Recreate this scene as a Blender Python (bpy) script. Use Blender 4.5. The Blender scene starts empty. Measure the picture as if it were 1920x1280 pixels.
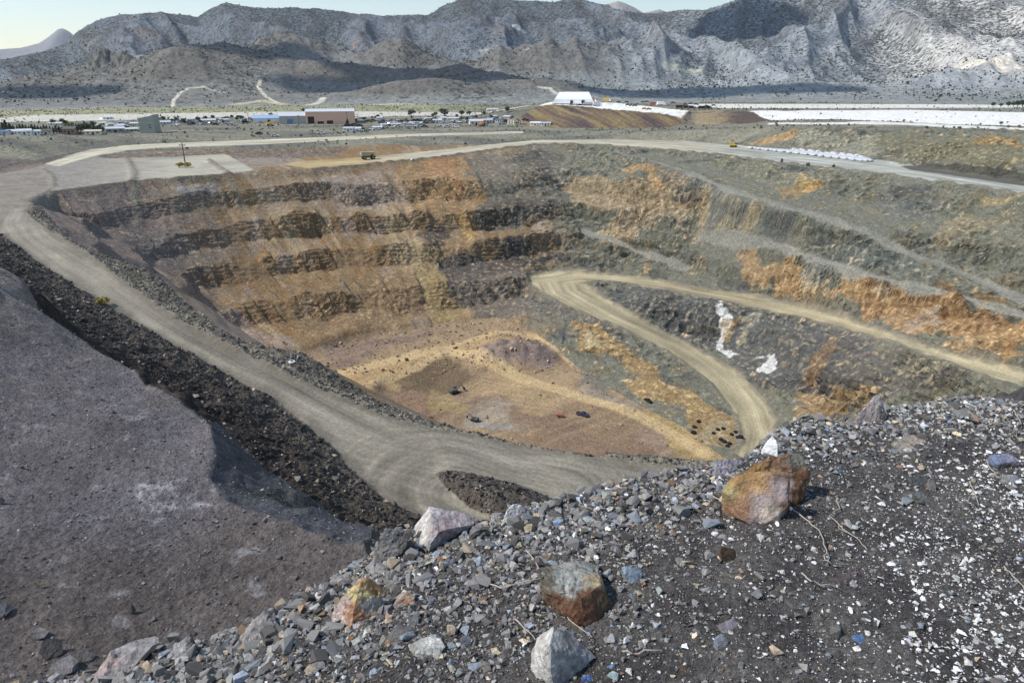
import bpy, bmesh, math, random, time
import numpy as np
from mathutils import Vector, Matrix
from mathutils.geometry import delaunay_2d_cdt
T0 = time.time()
HAZE = 3.6e-5
Q = 1.0            # grid density
rng = np.random.default_rng(7)
random.seed(7)
C = bpy.context.scene.collection

# ------------------------------------------------------------------ camera model
FPX, PITCH = 1280.0, math.radians(20.95)
cp, sp = math.cos(PITCH), math.sin(PITCH)
def tdep(py):
    v = (640 - py) / FPX
    return (sp - v * cp) / (cp + v * sp)
def at_h(px, py, h):
    """world point seen at a photo pixel that lies h metres below the eye"""
    v = (640 - py) / FPX
    Y = h / tdep(py)
    X = (px - 960) / FPX / (cp + v * sp) * Y
    return (X, Y, -h)
def at_y(px, py, Y):
    v = (640 - py) / FPX
    return ((px - 960) / FPX / (cp + v * sp) * Y, Y, -tdep(py) * Y)
def project(X, Y, Z):
    f = Y * cp - Z * sp
    u = Y * sp + Z * cp
    f = np.maximum(f, 1e-3)
    return 960 + FPX * X / f, 640 - FPX * u / f

# ------------------------------------------------------------------ noise
_perm = rng.permutation(256)
_perm = np.concatenate([_perm, _perm, _perm]).astype(np.int32)
_ang = rng.random(256) * 2 * np.pi
_g2 = np.stack([np.cos(_ang), np.sin(_ang)], 1).astype(np.float32)
_g3 = rng.normal(size=(256, 3)).astype(np.float32)
_g3 /= np.linalg.norm(_g3, axis=1)[:, None]
def n2(x, y):
    x = np.asarray(x, np.float32); y = np.asarray(y, np.float32)
    xi = np.floor(x); yi = np.floor(y)
    fx = x - xi; fy = y - yi
    xi = xi.astype(np.int32) & 255; yi = yi.astype(np.int32) & 255
    u = fx * fx * fx * (fx * (fx * 6 - 15) + 10); v = fy * fy * fy * (fy * (fy * 6 - 15) + 10)
    def c(ix, iy, dx, dy):
        g = _g2[_perm[_perm[ix & 255] + (iy & 255)]]
        return g[..., 0] * dx + g[..., 1] * dy
    a = c(xi, yi, fx, fy); b = c(xi + 1, yi, fx - 1, fy)
    d = c(xi, yi + 1, fx, fy - 1); e = c(xi + 1, yi + 1, fx - 1, fy - 1)
    a = a + u * (b - a); d = d + u * (e - d)
    return (a + v * (d - a)) * 1.4
def n3(x, y, z):
    x = np.asarray(x, np.float32); y = np.asarray(y, np.float32); z = np.asarray(z, np.float32)
    xi = np.floor(x); yi = np.floor(y); zi = np.floor(z)
    fx = x - xi; fy = y - yi; fz = z - zi
    xi = xi.astype(np.int32) & 255; yi = yi.astype(np.int32) & 255; zi = zi.astype(np.int32) & 255
    u = fx * fx * (3 - 2 * fx); v = fy * fy * (3 - 2 * fy); w = fz * fz * (3 - 2 * fz)
    def c(i, j, k):
        g = _g3[_perm[_perm[_perm[(xi + i) & 255] + ((yi + j) & 255)] + ((zi + k) & 255)]]
        return g[..., 0] * (fx - i) + g[..., 1] * (fy - j) + g[..., 2] * (fz - k)
    l = lambda a, b, t: a + t * (b - a)
    return l(l(l(c(0,0,0), c(1,0,0), u), l(c(0,1,0), c(1,1,0), u), v),
             l(l(c(0,0,1), c(1,0,1), u), l(c(0,1,1), c(1,1,1), u), v), w) * 1.5
def fbm2(x, y, o=4, g=.5, l=2.03):
    s = 0; a = 1; t = 0
    for i in range(o):
        s = s + a * n2(x + 17.3 * i, y - 9.1 * i); t += a; a *= g; x = x * l; y = y * l
    return s / t
def fbm3(x, y, z, o=4, g=.5, l=2.03):
    s = 0; a = 1; t = 0
    for i in range(o):
        s = s + a * n3(x + 7.3 * i, y - 9.1 * i, z + 3.7 * i); t += a; a *= g; x = x * l; y = y * l; z = z * l
    return s / t
def ridg2(x, y, o=4, g=.5, l=2.05):
    s = 0; a = 1; t = 0; w = 1
    for i in range(o):
        r = 1 - np.abs(n2(x + 31.3 * i, y + 11.7 * i)) * 1.6
        r = np.clip(r, 0, 1) ** 2 * w
        w = np.clip(r * 1.6, 0, 1)
        s = s + a * r; t += a; a *= g; x = x * l; y = y * l
    return s / t
def sst(a, b, x):
    t = np.clip((x - a) / (b - a), 0, 1)
    return t * t * (3 - 2 * t)
def mix(a, b, t):
    return a + (b - a) * t

# ------------------------------------------------------------------ triangulated control lines
class Tin:
    def __init__(self):
        self.v = []; self.e = []
    def line(self, pts, closed=False):
        i0 = len(self.v)
        self.v += [tuple(p) for p in pts]
        n = len(pts)
        self.e += [(i0 + k, i0 + k + 1) for k in range(n - 1)]
        if closed: self.e.append((i0 + n - 1, i0))
    def pts(self, pts):
        self.v += [tuple(p) for p in pts]
    def solve(self):
        vs = [Vector((p[0], p[1])) for p in self.v]
        r = delaunay_2d_cdt(vs, self.e, [], 0, 1e-4)
        ov, of, orig = r[0], r[2], r[3]
        self.P = np.array([(p.x, p.y) for p in ov])
        z = np.full(len(ov), np.nan)
        for i, o in enumerate(orig):
            if len(o): z[i] = np.mean([self.v[k][2] for k in o])
        bad = np.where(np.isnan(z))[0]
        A = np.array([(p[0], p[1]) for p in self.v]); AZ = np.array([p[2] for p in self.v])
        for b in bad:                                   # crossings of two control lines: distance weighting
            d = ((A - self.P[b]) ** 2).sum(1); k = np.argsort(d)[:4]
            w = 1 / (d[k] + 1e-6); z[b] = (w * AZ[k]).sum() / w.sum()
            print('crossing', self.P[b], project(self.P[b][0], self.P[b][1], z[b]))
        self.z = z
        self.f = np.array([tuple(q) for q in of], np.int32)
    def eval_block(self, X, Y, blocks, tri_attr=None):
        """X, Y: 2-D grids; blocks(tri)-> (slice, slice); returns z and triangle index grids"""
        Z = np.full(X.shape, np.nan, np.float32); I = np.full(X.shape, -1, np.int32)
        for t, (a, b, c) in enumerate(self.f):
            pa, pb, pc = self.P[a], self.P[b], self.P[c]
            s = blocks(pa, pb, pc)
            if s is None: continue
            x = X[s]; y = Y[s]
            if x.size == 0: continue
            den = (pb[1] - pc[1]) * (pa[0] - pc[0]) + (pc[0] - pb[0]) * (pa[1] - pc[1])
            if abs(den) < 1e-9: continue
            l1 = ((pb[1] - pc[1]) * (x - pc[0]) + (pc[0] - pb[0]) * (y - pc[1])) / den
            l2 = ((pc[1] - pa[1]) * (x - pc[0]) + (pa[0] - pc[0]) * (y - pc[1])) / den
            l3 = 1 - l1 - l2
            m = (l1 >= -1e-6) & (l2 >= -1e-6) & (l3 >= -1e-6)
            if not m.any(): continue
            zz = l1 * self.z[a] + l2 * self.z[b] + l3 * self.z[c]
            Z[s] = np.where(m, zz, Z[s]); I[s] = np.where(m, t, I[s])
        return Z, I
def in_poly(px, py, poly):
    poly = np.asarray(poly)[:, :2]
    r = np.zeros(np.shape(px), bool)
    x0, y0 = poly[-1]
    for x1, y1 in poly:
        c = ((y1 > py) != (y0 > py)) & (px < (x0 - x1) * (py - y1) / (y0 - y1 + 1e-12) + x1)
        r ^= c; x0, y0 = x1, y1
    return r
def polar_block(az, r):
    def f(pa, pb, pc):
        a = [math.atan2(p[0], p[1]) for p in (pa, pb, pc)]
        if max(a) - min(a) > 3: return None
        d = 1e9
        for p, q in ((pa, pb), (pb, pc), (pc, pa)):
            e = q - p; t = np.clip(-(p @ e) / (e @ e + 1e-12), 0, 1); d = min(d, np.linalg.norm(p + t * e))
        R = max(np.linalg.norm(p) for p in (pa, pb, pc))
        i0, i1 = np.searchsorted(r, [d - 1e-3, R + 1e-3]); j0, j1 = np.searchsorted(az, [min(a) - 1e-5, max(a) + 1e-5])
        if i1 <= i0 or j1 <= j0: return None
        return (slice(i0, i1), slice(j0, j1))
    return f
def plan_block(xs, ys):
    def f(pa, pb, pc):
        P = np.array([pa, pb, pc])
        i0, i1 = np.searchsorted(ys, [P[:, 1].min(), P[:, 1].max()]); j0, j1 = np.searchsorted(xs, [P[:, 0].min(), P[:, 0].max()])
        if i1 <= i0 or j1 <= j0: return None
        return (slice(i0, i1), slice(j0, j1))
    return f
# ------------------------------------------------------------------ the lie of the land (photo pixel, photo pixel, metres below the eye)
L = {}
L['F'] = [(95,352,53.3),(60,375,53.2),(45,395,53.5),(83,427,54),(167,477,56),(233,530,58.5),(333,600,62),(433,650,65),(500,684,67),(550,710,68.5),(640,747,71),(720,780,73.5),(800,800,75),(900,818,76.5),(1000,840,78),(1200,868,80),(1330,880,81),(1500,897,82)]
L['N'] = [(-230,372,51.5),(-150,380,52),(-80,410,53),(0,440,54.3),(67,490,56.2),(123,527,58),(207,577,60.5),(300,634,63.3),(400,690,66.3),(507,744,69.2),(573,794,71.5),(633,854,73.5),(680,905,75),(730,945,76.5),(790,970,77.5),(900,1000,79),(1000,1030,80)]
L['C'] = [(78,388,53.2),(108,422,53.6),(150,457,55),(225,487,56.8),(290,508,58),(337,554,60.5),(400,607,63),(460,642,65.6),(567,660,66.5),(633,700,69.3),(700,745,72.3),(760,773,74.3),(870,805,76.2),(1000,835,77.8),(1150,855,79.4),(1290,864,80.4),(1500,878,81.5)]
L['PE'] = [(-110,530,14.5),(-60,515,15),(0,505,15.5),(45,520,16),(70,575,17.5),(78,607,18.5),(110,624,19),(173,650,19.5),(233,680,20),(273,722,20),(333,748,20),(367,768,20.2)]
L['PI'] = [(390,800,20),(408,850,19.8),(395,890,19.4),(412,935,19.4),(500,958,19.4),(600,1005,19),(690,1030,19)]
L['PO'] = [(417,794,22),(463,847,24),(500,884,24.5),(567,935,25),(627,968,25),(690,984,24.5),(712,990,23.5)]
L['BN'] = [(-90,545,50),(0,530,52),(75,618,54),(173,658,56),(273,730,60),(367,776,63),(417,804,64.5),(463,857,66),(567,944,69.5),(627,977,71.5),(700,997,73.5),(770,1010,75.5),(860,1040,78)]
L['RmL'] = [(78,388,53.25),(97,360,53.4),(150,352,53),(250,340,52.5),(330,333,52),(420,327,52),(475,318,51.6),(530,309,51.6),(585,317,52.9)]
L['Rm'] = [(585,317,52.9),(650,312,52.8),(720,305,52.3),(800,298,51.6),(860,290,50.8),(930,280,49.5),(1000,272,47.8),(1060,271,47.6),(1130,273,47.4),(1250,283,47),(1380,295,47),(1500,310,47),(1640,327,47),(1780,345,47),(1920,367,47),(2080,394,47)]
L['Ro'] = [(555,303,52.6),(640,298,52.3),(720,292,51.8),(800,284,51),(900,273,49.5),(1000,263,47.5),(1150,262,46.5),(1280,265,46.5),(1370,272,46.5),(1500,286,46.3),(1650,302,46),(1780,322,46),(1920,343,46),(2080,368,46)]
L['Rb'] = [(1050,248,43),(1150,247,42),(1280,246,40),(1380,243,37),(1450,240,34),(1500,241,33),(1650,243,31),(1780,250,31),(1920,256,29),(2080,263,28)]
L['PB'] = [(-230,350,51.3),(-150,342,51.3),(0,326,51.2),(60,316,51.1),(85,308,51)]
L['Ul'] = [(110,312,51.2),(150,300,50.5),(180,292,49.6),(240,281,48),(330,276,47),(480,271,46),(640,263,45),(800,255,44.2),(980,250,43.6)]
L['Uu'] = [(85,308,51),(130,292,50),(170,281,49),(233,273,47.8),(330,268,46.8),(480,262,45.8),(640,256,44.8),(800,250,43.8),(980,246,43.2)]
L['BT'] = [(-230,258,37.5),(-100,258,37.5),(0,258,38),(100,259,40.5),(150,260.5,42.6),(200,262,44),(260,263,45.3)]
L['L1'] = [(420,289,50.9),(560,286,50.2),(650,281,49),(740,273.5,47.7)]
L['L1b'] = [(200,298,51.7),(330,294,51.7),(430,292.5,51.7),(560,292,51.7),(650,288,51),(745,278.5,49.2)]
L['B'] = [(480,705,128),(560,664,127),(600,653,126),(650,640,126),(750,622,125),(850,606,124),(930,600,123),(990,622,124),(1070,680,127),(1130,720,129),(1200,760,130),(1280,800,130.5),(1340,845,131)]
L['T'] = [(480,730,129),(560,735,130),(700,785,130),(800,815,130),(900,845,130),(1000,875,130),(1150,900,130),(1300,908,130.5),(1420,905,131)]
# switchback ramp, right wall
L['R3a'] = [(2080,744,86),(1920,700,90),(1800,672,93),(1700,640,96),(1600,604,99.5),(1500,576,102.5),(1400,555,105),(1280,538,107),(1200,523,108.5),(1080,511,109.5),(1020,512,110),(988,522,110.5),(990,537,111),(1050,571,112.5),(1150,611,116),(1250,660,120),(1330,720,125),(1378,780,128.5),(1390,830,130.3),(1376,852,130.8)]
L['R3b'] = [(2080,780,86),(1920,732,90),(1870,717,91.3),(1780,685,94),(1680,646,97.2),(1600,621,99.8),(1500,595,102.8),(1400,575,105),(1280,551,107.2),(1160,531,109),(1092,532,110.2),(1130,560,112),(1200,598,115),(1300,650,119.5),(1380,700,124),(1432,750,127.5),(1457,790,129.5),(1452,830,130.6),(1432,870,131)]
# narrow old benches on the right wall (upper lip, lower lip)
R1 = [(1150,281,49),(1280,318,53),(1400,363,58),(1500,394,62),(1613,432,66),(1700,468,70),(1830,528,77),(1920,572,78.5),(2080,640,80)]
L['R1a'] = R1; L['R1b'] = [(x, y + 5, h + .35) for x, y, h in R1]
R2 = [(1080,452,95),(1190,468,92),(1300,440,85),(1467,467,82),(1613,512,81),(1780,556,82),(1920,596,82),(2080,655,82)]
L['R2a'] = [(1090,440,93),(1180,466,96),(1290,505,101)]
L['R2c'] = [(1310,442,84),(1467,467,81),(1613,512,80.5),(1780,556,81),(1920,596,81),(2080,655,81)]
L['R2d'] = [(1310,446,84.4),(1467,472,81.4),(1613,518,81),(1780,562,81.5),(1920,603,81.5),(2080,663,81.5)]
# back wall benches
L['W1'] = [(430,392,70),(520,392,71.5),(600,388,72),(700,386,73),(800,380,72),(900,360,68),(1000,345,66),(1060,345,67)]
L['W2'] = [(360,470,86),(480,470,90),(600,462,91),(700,455,90),(800,450,90),(900,440,90),(1000,425,88),(1060,430,90)]
L['W3'] = [(400,560,107),(520,545,107),(640,535,107),(760,530,107),(860,515,106),(960,500,105)]
L['W0'] = [(110,440,73),(200,430,71),(280,430,75),(330,410,71)]
L['DT'] = [(1010,198,26),(1040,196,25.5),(1130,203,27),(1240,212,31),(1278,219,33.8),(1292,208,32),(1150,193,26.5),(1030,191,25.5)]
L['DB'] = [(952,234,43),(1040,241,43),(1160,242,42.5),(1255,240,42.2),(1296,226,37.5)]
L['MT'] = [(1303,207.5,31),(1340,206,30),(1385,206.5,29.5),(1412,209,30.5)]
L['MB'] = [(1300,236,41.5),(1400,233,38.5),(1448,226,36)]
L['H'] = [(815,888,76.2),(850,880,75.7),(900,890,76.8),(960,905,78),(1040,935,79),(1060,952,79.5),(1000,968,79.0),(930,975,79.3),(880,955,78.6),(840,920,77.3)]
L['Hr'] = [(862,903,74.8),(900,915,74.8),(940,930,75.5),(985,938,76.8)]
# floor: upper shelf, dug pocket
L['S1'] = [(600,688,126),(690,730,126.5),(715,705,126),(760,690,126),(800,665,125.5),(838,660,125.5),(866,676,126.2)]
L['S2'] = [(610,700,127.5),(700,748,129),(722,735,130.5),(780,742,131.5),(868,742,131),(884,722,130.4),(870,690,128.6)]
L['S3'] = [(730,770,131.5),(800,805,131.5),(862,790,131.5),(880,765,131.3)]
L['S4'] = [(900,680,126.5),(1000,715,129.6)]
L['G1'] = [(884,661,125.2),(930,648,122.5),(1000,650,123),(1050,672,126.5)]
L['G2'] = [(892,670,125.8),(945,682,127.5),(1000,690,128.2),(1060,688,128)]
W3 = {k: [at_h(*p) for p in v] for k, v in L.items()}

tin = Tin()
for k in W3: tin.line(W3[k], closed=(k in ('H', 'DT')))
def pol(a, r, h): a = math.radians(a); return (r * math.sin(a), r * math.cos(a), -h)
def base_h(az):                     # depth of the plain at the foot of the hills
    return 41 - 6 * sst(math.radians(3), math.radians(22), az)
RH = 1300.0
tin.pts([pol(a, RH + 6, float(base_h(math.radians(a)))) for a in range(-80, 81, 4)])
tin.pts([pol(a, 1000, float(base_h(math.radians(a)))) for a in list(range(-80, 0, 6)) + [18, 24, 30, 36, 42, 50, 60, 70]])
tin.pts([pol(a, 760, h) for a, h in ((-80,40),(-60,40),(-40,40),(-34,40.5),(-28,42),(-22,43),(-16,43),(-10,43),(-5,43),(20,35),(26,33),(32,32),(38,31),(46,30),(60,30),(75,30))])
tin.pts([at_h(300,254,43), at_h(640,250,43.4), at_h(100,250,40), at_h(-100,250,39), at_h(900,244,43), at_h(1000,210,41), at_h(1100,186,38)])
tin.pts([pol(a, 5.0, h) for a, h in ((-80,11),(-55,12),(-40,13),(-30,13),(-15,13),(0,13),(15,13),(30,13),(45,12),(60,12),(75,12))])
tin.pts([pol(a, 15, h) for a, h in ((-80,15),(-60,16),(-48,17.5),(-36,18.4),(-27,18.6))])
tin.line([pol(-13.6,24,19.1), pol(-15,19,18.8), pol(-17,14,17.5)])
tin.pts([pol(a, 24, h) for a, h in ((-80,14),(-60,16),(-44,18.3),(-30,19.2)) ])
tin.pts([pol(a, 45, h) for a, h in ((-80,11),(-60,13.5),(-42,17.8),(-35,19)) ])
tin.pts([pol(a, 80, h) for a, h in ((-80,10),(-60,12),(-50,14)) ])
tin.pts([pol(a, 200, h) for a, h in ((-80,10),(-65,12),(-55,14),(-50,17)) ])  # unseen high ground left of the frame, raised to shade the rubble belt
tin.pts([pol(a, 300, h) for a, h in ((-80,12),(-65,14),(-56,18)) ])
tin.pts([pol(a, 420, h) for a, h in ((-80,20),(-65,24),(-56,30)) ])
tin.pts([pol(a, 700, h) for a, h in ((-75,34),(-60,36)) ])
tin.pts([pol(-12, 24, 30), pol(0, 40, 55), pol(-8, 60, 70), pol(-14, 75, 74), pol(12, 60, 78), pol(25, 65, 76), pol(40, 60, 68), pol(55, 60, 60), pol(70, 60, 50)])
tin.pts([at_h(1560,930,126), at_h(1600,850,124), at_h(1600,786,118), at_h(1700,745,106), at_h(1850,748,92.5), at_h(1750,850,118), at_h(1950,800,99), at_h(2100,800,93), at_h(1480,800,128.3)])
tin.pts([pol(50,300,60), pol(60,300,45), pol(50,220,80), pol(60,220,60), pol(70,300,40), pol(75,150,50), pol(50,450,30), pol(60,600,30)])
tin.solve()

# regions of the ground (plan outlines)
def loop(*names):
    out = []
    for n in names:
        if n.startswith('-'): out += W3[n[1:]][::-1]
        else: out += W3[n]
    return out
POLY = {
 'roadA': loop('F', '-N'),
 'roadR': loop('Rm', '-Ro'),
 'roadU': loop('Ul', '-Uu'),
 'roadS': loop('R3a', '-R3b'),
 'floor': loop('B', '-T'),
 'pad': loop('PB', 'Ul')[:8] + [at_h(420,289,51)] + loop('-RmL')[2:-1] + W3['N'][:2],
 'hump': W3['H'],
 'plateau': [pol(-80,5,11), pol(-80,80,10)] + loop('PE', 'PI') + [pol(-13.6,24,19.1), pol(-15,19,18.8), pol(-17,14,17.5), pol(-20,5,13)],
 'slopeB': loop('PI', '-PO') + [W3['PE'][-1]],
 'band': loop('BN', '-N'),
 'verge': loop('C', '-F'),
}
RID = {n: i + 1 for i, n in enumerate(['band', 'plateau', 'slopeB', 'verge', 'floor', 'pad', 'roadU', 'roadR', 'roadS', 'roadA', 'hump'])}
cen = tin.P[tin.f].mean(1)
tri_reg = np.zeros(len(tin.f), np.int32)
for n, i in RID.items():
    tri_reg[in_poly(cen[:, 0], cen[:, 1], POLY[n])] = i
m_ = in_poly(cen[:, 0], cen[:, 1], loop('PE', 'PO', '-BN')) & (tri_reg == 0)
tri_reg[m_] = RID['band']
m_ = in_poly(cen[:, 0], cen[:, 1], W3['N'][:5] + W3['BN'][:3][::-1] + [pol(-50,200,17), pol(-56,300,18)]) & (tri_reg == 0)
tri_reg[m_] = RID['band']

# ------------------------------------------------------------------ plan raster (for placing things and painting rock colours in plan)
PX0, PX1, PY0, PY1, PS = -520., 520., 10., 1010., 1.0
pxs = np.arange(PX0, PX1, PS) + PS / 2; pys = np.arange(PY0, PY1, PS) + PS / 2
PXX, PYY = np.meshgrid(pxs, pys)
PZ, PI_ = tin.eval_block(PXX, PYY, plan_block(pxs, pys))
PZ = np.nan_to_num(PZ, nan=-45.)
def plan_z(x, y):
    fx = np.clip((np.asarray(x) - PX0) / PS - .5, 0, len(pxs) - 1.001); fy = np.clip((np.asarray(y) - PY0) / PS - .5, 0, len(pys) - 1.001)
    i = fy.astype(int); j = fx.astype(int); u = fx - j; v = fy - i
    return (PZ[i, j] * (1 - u) + PZ[i, j + 1] * u) * (1 - v) + (PZ[i + 1, j] * (1 - u) + PZ[i + 1, j + 1] * u) * v
def hit(px, py, y0=14., y1=1000.):
    """first point of the ground seen at a photo pixel"""
    ys = np.exp(np.linspace(math.log(y0), math.log(y1), 4000))
    v = (640 - py) / FPX
    k = (px - 960) / FPX / (cp + v * sp)
    zr = -tdep(py) * ys
    g = plan_z(k * ys, ys)
    m = np.where(g >= zr)[0]
    i = m[0] if len(m) else len(ys) - 1
    return (k * ys[i], ys[i], float(g[i]))
def boxblur(a, n):
    if n < 1: return a
    for ax in (0, 1):
        p = [(0, 0), (0, 0)]; p[ax] = (n + 1, n)
        c = np.cumsum(np.pad(a, p, mode='edge'), axis=ax)
        k = 2 * n + 1
        a = (np.take(c, range(k, c.shape[ax]), ax) - np.take(c, range(0, c.shape[ax] - k), ax)) / k
    return a
def patch(pts, soft=3):
    """plan raster of a rock-colour patch whose outline is given in photo pixels"""
    w = [hit(x, y) for x, y in pts]
    a = np.array(w); j0 = int(np.clip(a[:, 0].min() - PX0 - 20, 0, len(pxs) - 45)); j1 = int(np.clip(a[:, 0].max() - PX0 + 20, j0 + 40, len(pxs)))
    i0 = int(np.clip(a[:, 1].min() - PY0 - 20, 0, len(pys) - 45)); i1 = int(np.clip(a[:, 1].max() - PY0 + 20, i0 + 40, len(pys)))
    sl_ = (slice(i0, i1), slice(j0, j1)); out = np.zeros(PXX.shape, np.float32)
    out[sl_] = boxblur(boxblur(in_poly(PXX[sl_], PYY[sl_], w).astype(np.float32), soft), max(1, soft // 2))
    return out
def samp(r, x, y):
    fx = np.clip((x - PX0) / PS - .5, 0, len(pxs) - 1.001); fy = np.clip((y - PY0) / PS - .5, 0, len(pys) - 1.001)
    i = fy.astype(np.int32); j = fx.astype(np.int32); u = fx - j; v = fy - i
    return (r[i, j] * (1 - u) + r[i, j + 1] * u) * (1 - v) + (r[i + 1, j] * (1 - u) + r[i + 1, j + 1] * u) * v
print('tin', len(tin.f), time.time() - T0)
# ------------------------------------------------------------------ mesh and material helpers
def tag(o, label=None, cat=None, group=None, kind=None):
    if label: o['label'] = label
    if cat: o['category'] = cat
    if group: o['group'] = group
    if kind: o['kind'] = kind
    return o
def raw_mesh(name, v, f, col=None, mats=(), smooth=True):
    """v (n,3), f (m,3|4) int, col (n,3) linear albedo"""
    me = bpy.data.meshes.new(name)
    v = np.ascontiguousarray(v, np.float32); f = np.ascontiguousarray(f, np.int32)
    me.vertices.add(len(v)); me.vertices.foreach_set('co', v.ravel())
    me.loops.add(f.size); me.loops.foreach_set('vertex_index', f.ravel())
    me.polygons.add(len(f)); me.polygons.foreach_set('loop_start', np.arange(0, f.size, f.shape[1], dtype=np.int32))
    me.polygons.foreach_set('use_smooth', np.full(len(f), bool(smooth)))
    me.update()
    if col is not None:
        at = me.color_attributes.new('Col', 'FLOAT_COLOR', 'POINT')
        at.data.foreach_set('color', np.concatenate([np.clip(col, .004, .92), np.ones((len(v), 1))], 1).astype(np.float32).ravel())
    for m in mats: me.materials.append(m)
    return me
def obj(name, me, parent=None):
    o = bpy.data.objects.new(name, me); C.objects.link(o)
    if parent: o.parent = parent
    return o
def split_grid(X, Y, Z, COL, REG, names, mats, skip=None):
    """one sheet of ground, cut along its region borders into named objects"""
    n, m = X.shape
    V = np.stack([X, Y, Z], -1).reshape(-1, 3); K = COL.reshape(-1, 3)
    i = np.arange(n * m, dtype=np.int32).reshape(n, m)
    F = np.stack([i[:-1, :-1], i[:-1, 1:], i[1:, 1:], i[1:, :-1]], -1).reshape(-1, 4)
    fr = REG[:-1, :-1].ravel()
    for k, nm in names.items():
        f = F[fr == k]
        if not len(f): continue
        u, inv = np.unique(f, return_inverse=True)
        o = obj(nm, raw_mesh(nm, V[u], inv.reshape(-1, 4), K[u], [mats.get(k, mats[0])], smooth=nm not in ('pit_terrain', 'rubble_bench', 'road_verge', 'road_median', 'bench_slope')))
        o['kind'] = 'structure'
def ground_mat(name, s1, b1, s2, b2, var=.5, rough=.95, bdist=1.0, spec=.25):
    """albedo from the surface colour, broken up by grain; grain at two sizes (per metre) with bump"""
    m = bpy.data.materials.new(name); m.use_nodes = True
    nt = m.node_tree; N = nt.nodes; Lk = nt.links.new
    p = N['Principled BSDF']; p.inputs['Roughness'].default_value = rough; p.inputs['Specular IOR Level'].default_value = spec
    a = N.new('ShaderNodeVertexColor'); a.layer_name = 'Col'
    tc = N.new('ShaderNodeTexCoord')
    t1 = N.new('ShaderNodeTexNoise'); t1.inputs['Scale'].default_value = s1; t1.inputs['Detail'].default_value = 8; t1.inputs['Roughness'].default_value = .7
    t2 = N.new('ShaderNodeTexVoronoi'); t2.inputs['Scale'].default_value = s2
    Lk(tc.outputs['Object'], t1.inputs['Vector']); Lk(tc.outputs['Object'], t2.inputs['Vector'])
    mr = N.new('ShaderNodeMapRange'); mr.inputs[1].default_value = .25; mr.inputs[2].default_value = .75
    mr.inputs[3].default_value = 1 - var; mr.inputs[4].default_value = 1 + var
    Lk(t1.outputs['Fac'], mr.inputs[0])
    sep = N.new('ShaderNodeSeparateColor'); Lk(t2.outputs['Color'], sep.inputs[0])
    mr2 = N.new('ShaderNodeMapRange'); mr2.inputs[3].default_value = 1 - var * .45; mr2.inputs[4].default_value = 1 + var * .45
    Lk(sep.outputs[0], mr2.inputs[0])
    ml = N.new('ShaderNodeMath'); ml.operation = 'MULTIPLY'; Lk(mr.outputs[0], ml.inputs[0]); Lk(mr2.outputs[0], ml.inputs[1])
    vm = N.new('ShaderNodeVectorMath'); vm.operation = 'SCALE'; Lk(a.outputs[0], vm.inputs[0]); Lk(ml.outputs[0], vm.inputs['Scale'])
    Lk(vm.outputs[0], p.inputs['Base Color'])
    bp = N.new('ShaderNodeBump'); bp.inputs['Strength'].default_value = b1; bp.inputs['Distance'].default_value = bdist / s1
    Lk(t1.outputs['Fac'], bp.inputs['Height'])
    bp2 = N.new('ShaderNodeBump'); bp2.inputs['Strength'].default_value = b2; bp2.inputs['Distance'].default_value = .6 / s2
    bp2.invert = True
    Lk(t2.outputs['Distance'], bp2.inputs['Height']); Lk(bp.outputs[0], bp2.inputs['Normal']); Lk(bp2.outputs[0], p.inputs['Normal'])
    return m
def plain_mat(name, col, rough=.7, metal=0, var=.15, scale=3, spec=.4, bump=0):
    m = bpy.data.materials.new(name); m.use_nodes = True
    nt = m.node_tree; N = nt.nodes; Lk = nt.links.new
    p = N['Principled BSDF']; p.inputs['Roughness'].default_value = rough; p.inputs['Metallic'].default_value = metal; p.inputs['Specular IOR Level'].default_value = spec
    tc = N.new('ShaderNodeTexCoord'); t = N.new('ShaderNodeTexNoise'); t.inputs['Scale'].default_value = scale; t.inputs['Detail'].default_value = 5
    Lk(tc.outputs['Object'], t.inputs['Vector'])
    mx = N.new('ShaderNodeMix'); mx.data_type = 'RGBA'
    mx.inputs[6].default_value = (*[c * (1 - var) for c in col], 1); mx.inputs[7].default_value = (*[min(.95, c * (1 + var)) for c in col], 1)
    Lk(t.outputs['Fac'], mx.inputs[0]); Lk(mx.outputs[2], p.inputs['Base Color'])
    if bump:
        b = N.new('ShaderNodeBump'); b.inputs['Strength'].default_value = bump; b.inputs['Distance'].default_value = .3 / scale
        Lk(t.outputs['Fac'], b.inputs['Height']); Lk(b.outputs[0], p.inputs['Normal'])
    return m
def lin(r, g, b):
    f = lambda c: (c / 255 / 12.92) if c / 255 <= .04045 else ((c / 255 + .055) / 1.055) ** 2.4
    return np.array([f(r), f(g), f(b)])
# ------------------------------------------------------------------ pit, roads, plateau, plain: one sheet on a polar grid
def zone_rows(zs):
    r = [zs[0][0]]
    for (a, b, dr) in zs:
        n = max(1, int(round((b - a) / (dr / Q))))
        r += list(a + (b - a) * (np.arange(1, n + 1) / n))
    return np.array(r)
rr = zone_rows([(5,13,.5),(13,32,.08),(32,95,.22),(95,112,.5),(112,290,.26),(290,640,.42),(640,900,1.6),(900,RH,3.2)])
az = np.radians(np.concatenate([np.arange(-76,-47.5,.8), np.arange(-47.5,46.5,.095/Q), np.arange(46.5,72.1,.8)]))
R, A = np.meshgrid(rr, az, indexing='ij')
X = R * np.sin(A); Y = R * np.cos(A)
Z, I = tin.eval_block(X, Y, polar_block(az, rr))
nanm = np.isnan(Z)
Z = np.where(nanm, -np.repeat(base_h(az)[None], len(rr), 0), Z).astype(np.float32)
REG = np.where(I >= 0, tri_reg[np.maximum(I, 0)], 0)
RI = RID
plain = (REG == 0) & (R > 560) & (Z > -49)
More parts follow.
